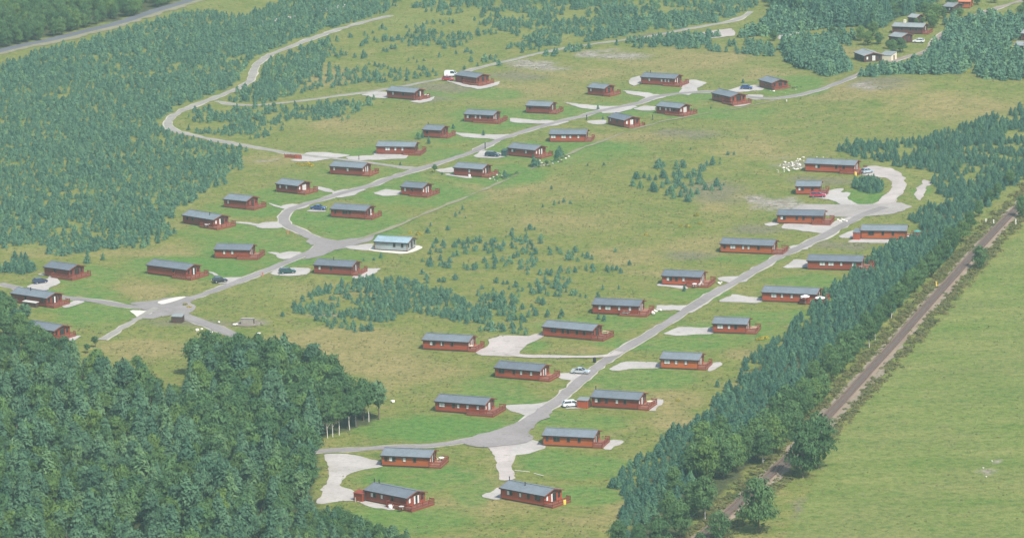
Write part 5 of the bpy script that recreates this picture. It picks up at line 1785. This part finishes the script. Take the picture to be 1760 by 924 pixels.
def big_tree(name, label, cat, group, protos, base_h, x, y, h_, g, wide=1.0):
    t, c = g.choice(protos)
    root = tag(empty(name, (x, y, float(gz(x, y))), g.uniform(0, 6.28)), label, cat, group)
    s = h_ / base_h
    w_ = s * g.uniform(.88, 1.14) * wide
    root.scale = (w_, w_, s)
    link('trunk', t, root)
    link('crown', c, root)
    return root


K_BROAD = tree_kind(M['trunk'], M['leaf'], 11.0, 3.3, 2.0, 2000, .52, 24, range(401, 407))
K_LIGHT = tree_kind(M['trunk'], M['leaf_light'], 10.0, 3.0, 1.8, 1800, .5, 22, range(411, 415))
K_PINE = tree_kind(M['trunk'], M['needle'], 12.0, 2.8, 2.2, 1900, .52, 22, range(421, 427), .2)
K_ROW = tree_kind(M['trunk'], M['leaf_row'], 12.0, 3.9, -.9, 2800, .52, 34, range(441, 446))
K_BIRCHROW = tree_kind(M['birch_bark'], M['leaf_row'], 12.0, 3.3, .6, 2400, .48, 28, range(451, 455), .17, 1.05)
K_LOWLIGHT = tree_kind(M['trunk'], M['leaf_light'], 10.0, 3.5, -.6, 2200, .5, 28, range(471, 474))
K_BIRCH = tree_kind(M['birch_bark'], M['leaf'], 10.0, 2.6, 2.4, 1700, .46, 20, range(431, 437), .15, 1.1)
K_SPIRE = [(trunk_mesh('trunk', s_, 10, .17, M['trunk'], 2, 0, 1), cone_crown(s_, 12.0, 2.5 + .25 * (s_ % 3), M['needle'], 1100, .85, .62, .08)) for s_ in range(461, 466)]
gt = random.Random(77)

WOOD = [(-40, 600), (0, 575), (30, 575), (50, 592), (85, 612), (130, 622), (150, 640), (205, 655), (240, 672), (285, 700), (330, 705), (345, 672), (328, 640), (340, 625), (385, 632), (400, 620), (440, 625), (470, 632), (520, 645), (560, 660), (600, 680), (640, 702), (652, 718), (600, 738), (553, 752), (552, 800), (536, 860), (520, 892), (560, 905), (610, 915), (660, 935), (710, 985), (720, 1080), (-60, 1080)]
xs, ys = scatter(WOOD, 4.9, 501, None, .3, .42)
k = in_view(xs, ys, 13)
px_, py_ = px_of(xs, ys, np.full(len(xs), 11.0))
k = (px_ > -30) & (px_ < 1790) & (py_ < 930)
xs, ys = xs[k], ys[k]
print('wood', len(xs))
o3 = np.argsort(ys)
nb = npn = 0
for x, y in zip(xs[o3], ys[o3]):
    px, py = (float(v) for v in px_of(np.array([x]), np.array([y]), np.zeros(1)).__iter__()) if False else [float(v[0]) for v in px_of(np.array([x]), np.array([y]), np.zeros(1))]
    right = px > 330 and py < 830
    f = float(vnoise(np.array([x]), np.array([y]), 18, 91)[0])
    edge = 8.0 if py < 690 and px < 330 else (10.5 if right else 10.0)
    h_ = gt.uniform(.82, 1.15) * edge
    if py > 895 and px > 500: h_ *= .62
    u = gt.random()
    pine_share = .25 if right else .55
    if right and py < 705: wp_ = 'in the lobe of the wood below the crossroads'
    elif right or (px > 330 and py < 880): wp_ = 'on the right side of the wood by the cream drive'
    elif py < 720: wp_ = 'along the upper rim of the wood by the half hidden lodge'
    elif py < 860: wp_ = 'deep in the lower left wood'
    else: wp_ = 'at the bottom edge of the lower left wood'
    if u < pine_share + (f - .5) * .5 and npn < 290:
        npn += 1
        big_tree('pine_tree', 'blue green pine ' + wp_, 'pine tree', 'pines ' + wp_, K_SPIRE if gt.random() < .5 else K_PINE, 12.0, x, y, h_ * 1.08, gt)
    elif u < .80:
        big_tree('broadleaf_tree', 'rounded mid green tree ' + wp_, 'tree', 'rounded trees ' + wp_, K_BROAD, 11.0, x, y, h_, gt)
    else:
        big_tree('light_green_tree', 'pale yellow green tree ' + wp_, 'tree', 'pale trees ' + wp_, K_LIGHT, 10.0, x, y, h_ * .88, gt)

xs, ys = scatter([(525, 895), (565, 905), (610, 915), (650, 925), (700, 945), (722, 1000), (500, 1010)], 3.2, 505, None, -1)
for x, y in zip(xs, ys):
    big_tree('broadleaf_tree', 'low dense tree where the wood tapers off at the bottom edge', 'tree', 'low trees tapering off at the bottom edge', K_ROW if gt.random() < .6 else K_SPIRE, 12.0, x, y, gt.uniform(4.2, 6.6), gt, 1.15)

# birches with pale stems along the edge of the wood
for px, py in [(563, 752), (572, 750), (583, 747), (601, 738), (612, 733), (634, 724), (268, 842), (279, 838), (392, 762), (412, 770), (6, 912)]:
    x, y = at(px, py)
    big_tree('birch_tree', 'birch with a bare white stem on the edge of the lower left wood' if px > 500 else 'birch with a white stem showing through a gap in the lower left wood', 'birch tree', 'birches on the wood edge' if px > 500 else 'birches inside the wood', K_BIRCH, 10.0, x, y, gt.uniform(8.5, 10.5), gt, .8)
# small trees near the half hidden lodge
for px, py, h_ in [(164, 596, 3.4), (150, 606, 2.8), (236, 640, 5.2), (192, 660, 3.6), (120, 625, 5), (60, 604, 7), (44, 560, 6.5), (20, 548, 7.0), (8, 560, 8.0), (30, 580, 8), (55, 582, 5.2), (75, 596, 4.2), (3, 530, 5.5), (90, 605, 4.5), (-8, 545, 8), (42, 590, 7.5), (15, 590, 8.5), (70, 588, 4.0)]:
    x, y = at(px, py)
    big_tree('broadleaf_tree', 'small dense tree at the upper edge of the lower left wood', 'tree', 'small trees at the upper edge of the wood', K_PINE if gt.random() < .5 else K_BROAD, 11.5, x, y, h_, gt, 1.25)

# row along the railway
for px, py, h_, kd in [(1062, 945, 8, 0), (1100, 955, 9, 0), (1135, 950, 10, 0), (1170, 925, 11, 0), (1150, 900, 9, 0), (1212, 893, 12, 1), (1190, 890, 10, 0), (1240, 965, 7, 0), (1205, 960, 7.0, 0), (1160, 850, 8, 0),
                       (1215, 830, 13, 0), (1195, 825, 11, 0), (1243, 822, 13, 0), (1225, 805, 12, 0), (1262, 810, 11, 0), (1280, 800, 11, 0), (1240, 790, 13, 0), (1210, 795, 12, 0), (1312, 797, 10.5, 1), (1300, 790, 12, 0), (1330, 780, 11, 0), (1345, 762, 11, 0), (1318, 770, 12, 0), (1340, 742, 12, 0),
                       (1362, 748, 10.5, 0), (1370, 728, 11, 0), (1388, 718, 10, 0), (1352, 722, 11, 0), (1400, 700, 9, 0), (1412, 690, 10, 0), (1380, 700, 9, 0), (1400, 668, 9.0, 0), (1432, 655, 10, 0), (1448, 640, 10.5, 0), (1424, 640, 9, 0), (1462, 622, 10, 0), (1474, 607, 9, 0), (1450, 612, 8, 0),
                       (1494, 597, 9.5, 1), (1504, 584, 9, 1), (1488, 580, 9, 0), (1512, 566, 8.5, 0), (1532, 547, 9, 1), (1522, 548, 8, 0), (1546, 528, 8.5, 0), (1560, 512, 9, 0), (1572, 502, 8.5, 0), (1585, 490, 8.5, 0), (1600, 476, 9, 0), (1612, 462, 8, 0), (1625, 448, 8.5, 0), (1640, 432, 8, 0), (1655, 415, 7.5, 0), (1668, 396, 7, 0), (1630, 425, 7, 0), (1682, 372, 6.0, 0), (1700, 352, 6, 0), (1715, 340, 6, 0), (1735, 318, 6, 0)]:
    x, y = at(px, py)
    up = 'above the yellow topped post' if py < 495 else ('half way along the row' if py < 670 else 'at the lower end of the row')
    lb = ('birch with a pale stem beside the railway, ' if kd else 'leafy tree beside the railway, ') + up
    big_tree('birch_tree' if kd else 'leafy_tree', lb, 'birch tree' if kd else 'tree', ('birches, ' if kd else 'leafy trees, ') + up, K_BIRCHROW if kd else K_ROW, 12.0, x, y, h_ * .93, gt, .95)
for px, py, h_, lb, wd in [(1303, 914, 14.0, 'round leafy tree on the field side of the railway at the bottom', .95), (1380, 820, 14.5, 'large leafy tree standing on the field side of the track', 1.0), (1406, 804, 15.0, 'tall leafy tree just right of the large one on the field side', .85), (1684, 462, 7.5, 'small dark tree alone on the right of the railway', .9), (1756, 374, 7.5, 'dark tree at the right edge beside the railway', .9), (1235, 930, 8.0, 'low leafy tree at the bottom edge beside the track', 1.0)]:
    x, y = at(px, py)
    big_tree('leafy_tree', lb, 'tree', None, K_ROW, 12.0, x, y, h_, gt, wd)
x, y = at(747, 297)
big_tree('lawn_tree', 'small round tree alone on the lawn at the upper road fork', 'tree', None, K_BROAD, 11.0, x, y, 2.9, gt, 1.25)
x, y = at(940, 285)
big_tree('garden_shrub', 'yellow green shrub in the rock garden', 'shrub', None, K_LIGHT, 10.0, x, y, 1.8, gt, 1.3)

# far forest beyond the main road
xs, ys = scatter([(-40, 97), (0, 85), (60, 70), (130, 54), (200, 37), (255, 20), (300, 5), (345, -8), (250, -60), (-60, -60)], 4.6, 503, None, -3.2)
py2 = px_of(xs, ys, np.full(len(xs), 10.0))
k = (px_of(xs, ys, np.zeros(len(xs)))[0] > -30)
xs, ys = xs[k], ys[k]
print('far forest', len(xs))
for x, y in list(zip(xs, ys))[:300]:
    u = gt.random()
    if u < .6:
        big_tree('forest_conifer', 'blue green tree in the far forest behind the main road', 'forest tree', 'trees of the far forest', K_ROW, 12.0, x, y, gt.uniform(6.5, 9.5), gt, .8)
    else:
        big_tree('forest_tree', 'leafy tree in the far forest behind the main road', 'forest tree', 'trees of the far forest', K_ROW, 12.0, x, y, gt.uniform(6, 9), gt, .85)
# leafy trees round the old cabins
for px, py, h_, kd in [(1492, 78, 6.5, 1), (1480, 70, 7, 0), (1500, 62, 7, 1), (1472, 38, 6, 1), (1465, 36, 5.5, 1), (1505, 44, 6.5, 1), (1510, 76, 5.5, 0), (1535, 92, 6.5, 0), (1548, 90, 6.5, 0), (1528, 84, 4, 1), (1550, 56, 3.0, 1), (1600, 44, 7.5, 1), (1608, 36, 8, 1), (1590, 28, 7, 0), (1575, 44, 3.4, 0), (1622, 32, 5.5, 0), (1650, 28, 4.5, 0), (1640, 30, 4, 0), (1605, 48, 6, 1), (1445, 68, 4.5, 0), (1454, 118, 4.5, 0), (1460, 76, 3, 1), (1430, 58, 3.5, 1), (1585, 40, 3, 0), (1636, 10, 7, 0), (1680, 8, 6.5, 0), (1755, 32, 6.5, 0), (1765, 20, 7, 0), (1710, 5, 6, 0), (1555, 25, 7, 0), (1535, 30, 8, 0), (1330, 70, 5, 0)]:
    x, y = at(px, py)
    big_tree('light_green_tree' if kd else 'broadleaf_tree', 'bright green bushy tree among the old cabins' if kd else 'dull green leafy tree among the old cabins', 'tree', 'bright trees among the old cabins' if kd else 'dull trees among the old cabins', K_LOWLIGHT if kd else K_ROW, 10.0 if kd else 12.0, x, y, h_ * .9, gt, 1.25)


# --- low growth
def shrub_mesh(seed, r, h, mat, n=60, size=.4):
    g = np.random.default_rng(seed)
    e = rand_dir(g, n)
    e[:, 2] = np.abs(e[:, 2])
    V, F = leaf_quads(e * np.array([[r, r, h]]) * g.uniform(.6, 1, (n, 1)), e + np.array([[0, 0, .4]]), size, g)
    return mesh_np('shrub', V, F, [mat])


garden_m = [shrub_mesh(620 + k, .8, .8, M[m_], 80, .36) for k, m_ in enumerate(('spruce', 'leaf', 'leaf_light', 'weed'))]
gs = random.Random(18)
for pts_, lb_ in (([(921, 283), (926, 287), (934, 283), (944, 286), (951, 279), (956, 276), (947, 278), (967, 272), (972, 269), (938, 279), (964, 279), (912, 286)], 'garden shrub among the pale rocks by the evergreen lodge'), ([(846, 304), (853, 307), (860, 305), (866, 307), (873, 303), (879, 301), (884, 300), (888, 298), (857, 299)], 'low garden shrub at the deck of the plain fronted lodge'),
                  ([(1364, 154), (1370, 153), (1377, 153), (1381, 152)], 'small shrub in the bed beside the top right lodge')):
    for px, py in pts_:
        x, y = at(px, py)
        o = tag(link('garden_shrub', gs.choice(garden_m)), lb_, 'shrub', lb_.replace('shrub', 'shrubs'))
        q = gs.uniform(.5, 1.15)
        o.location = (x, y, -.05)
        o.scale = (q * 1.2, q * 1.2, q * gs.uniform(.8, 1.5))
gorse_m = [shrub_mesh(600 + k, .8, .9, M['gorse'], 70, .4) for k in range(3)]
weed_m = [shrub_mesh(610 + k, .45, .55, M['weed'], 26, .34) for k in range(3)]
gg = random.Random(8)
GORSE = [(1170, 389, 'on the brown hump above the orange left lodge'), (1183, 390, 'on the brown hump above the orange left lodge'), (1197, 371, 'on the brown hump above the orange left lodge'), (1203, 385, 'on the brown hump above the orange left lodge'), (1110, 404, 'on the brown hump above the orange left lodge'), (1155, 383, 'on the brown hump above the orange left lodge'),
         (1660, 128, 'in the gap between the conifers at the top right'), (1664, 124, 'in the gap between the conifers at the top right'), (1668, 118, 'in the gap between the conifers at the top right'), (1656, 132, 'in the gap between the conifers at the top right'), (1670, 112, 'in the gap between the conifers at the top right'), (1720, 88, 'in the gap between the conifers at the top right'),
         (1309, 583, 'at the edge of the spruce belt'), (1316, 581, 'at the edge of the spruce belt'), (1303, 584, 'at the edge of the spruce belt'), (1099, 793, 'at the edge of the spruce belt'), (1110, 812, 'at the edge of the spruce belt'), (1165, 688, 'at the edge of the spruce belt'),
         (512, 282, 'below the bin screen'), (524, 284, 'below the bin screen'), (530, 282, 'below the bin screen'), (518, 285, 'below the bin screen'), (535, 285, 'below the bin screen'), (1529, 425, 'at the edge of the spruce belt'), (325, 528, 'beside the lower junction'), (318, 524, 'beside the lower junction'), (720, 403, 'above the grey unfinished lodge'), (705, 400, 'above the grey unfinished lodge')]
for px, py, wh in GORSE:
    x, y = at(px, py)
    o = tag(link('gorse_bush', gg.choice(gorse_m)), 'yellow flowering gorse bush ' + wh, 'bush', 'gorse bushes ' + wh)
    s = gg.uniform(.6, 1.1)
    o.location = (x, y, -.05)
    o.scale = (s * 1.3, s * 1.3, s)
    o.rotation_euler = (0, 0, gg.uniform(0, 6.28))

for (ax, ay), (bx_, by_), nm_ in (((885, 808), (910, 810.5), 'longer'), ((918, 813), (934, 817.5), 'shorter')):
    p_, q_ = at(ax, ay), at(bx_, by_)
    b = MB()
    b.bar((p_[0], p_[1], .06), (q_[0], q_[1], .06), .22, .08)
    tag(b.build('plank', M['slab']), nm_ + ' of two pale planks lying on the grass right of the pinkish drive', 'plank')

# tall weeds along the railway and on the rough ground
wr = []
for off, n in ((-4.2, 620), (-5.4, 360), (-3.3, 380), (3.2, 420), (4.3, 500), (5.4, 400)):
    for i in range(n):
        p = _L[int(g0.integers(0, len(_L)))]
        wr.append((p.x + off * .95 + g0.normal(0, .7), p.y + g0.normal(0, 1.2), g0.uniform(.25, .8)))
for poly, sp in (([(560, 600), (690, 560), (830, 620), (860, 640), (780, 660), (690, 680), (650, 640)], 3.2), ([(1050, 760), (1180, 690), (1260, 640), (1300, 590), (1250, 610), (1160, 690), (1090, 720), (1000, 790), (1000, 900), (1050, 870)], 2.6), ([(330, 530), (520, 470), (560, 500), (490, 570), (430, 560)], 3.0), ([(180, 600), (250, 560), (330, 570), (330, 640), (250, 650)], 3.0),
                 ([(1080, 250), (1330, 190), (1700, 200), (1440, 260), (1250, 330), (1220, 400), (1000, 420), (760, 390), (950, 300)], 4.2), ([(480, 500), (700, 440), (1080, 440), (1080, 500), (850, 580), (500, 560)], 3.2), ([(700, 130), (1000, 100), (1340, 90), (1300, 120), (900, 160)], 4.5), ([(730, 870), (1000, 890), (1050, 940), (700, 940)], 2.4)):
    xs, ys = scatter(poly, sp, 700 + len(wr), gappy(.35, .75, 9, 55), -1.5)
    wr += [(x, y, g0.uniform(.10, .28)) for x, y in zip(xs, ys)]
n_w = 60000
sx_ = g0.uniform(-40, 1800, n_w)
yy_ = 1 / g0.uniform(1 / 1800.0, 1 / 860.0, n_w)
yy_ = g0.uniform(860, 1800, n_w)
xx_ = g0.uniform(-1, 1, n_w) * yy_ * .122
cv = cover(xx_, yy_)
keep = g0.random(n_w) < np.where(cv[5] > .5, 0, np.where(cv[4] > .5, .25, np.where(cv[0] > .35, .05, 1.0))) * np.clip(.35 + 1.3 * (vnoise(xx_, yy_, 8, 57) - .2), .1, 1)
keep &= in_view(xx_, yy_, .5)
px_, py_ = px_of(xx_, yy_, np.zeros(n_w))
for _, pts, _ in DRIVES: keep &= ~inside(px_, py_, pts)
xx_, yy_ = xx_[keep], yy_[keep]
k = clear(xx_, yy_, -.8)
hh_ = g0.uniform(.10, .26, k.sum())
wr = np.concatenate([np.array(wr), np.stack([xx_[k], yy_[k], hh_], 1)])
wp = []
for m_, (x, y, h_) in zip(weed_m, wr[:3]):
    q = tag(link('weed_clump', m_), 'low brown green weed clump on the rough grass', 'weed', 'weed clumps')
    q.location = (x, y, -.05)
    wp.append(q)
instanced('rough_grass_tussocks', wr[3:], wp, .55, 'low tussocks and tall weeds over the rough grass and lineside', 71, (.9, 1.8))
print('weeds', len(wr))

# ------------------------------------------------------------------ haze
hb = MB()
hb.box(-4100, 4100, -1000, 5100, -3.0, 262)
m = bpy.data.materials.new('haze')
m.use_nodes = True
nt = m.node_tree
for n_ in list(nt.nodes):
    if n_.type != 'OUTPUT_MATERIAL': nt.nodes.remove(n_)
pv = nt.nodes.new('ShaderNodeVolumePrincipled')
pv.inputs['Color'].default_value = (*HAZE_COLOR, 1)
pv.inputs['Density'].default_value = HAZE_DENSITY
pv.inputs['Anisotropy'].default_value = 0.0
nt.links.new(pv.outputs[0], nt.nodes['Material Output'].inputs['Volume'])
hz = hb.build('haze', m)
tag(hz, 'pale blue summer haze over the whole valley', kind='stuff')
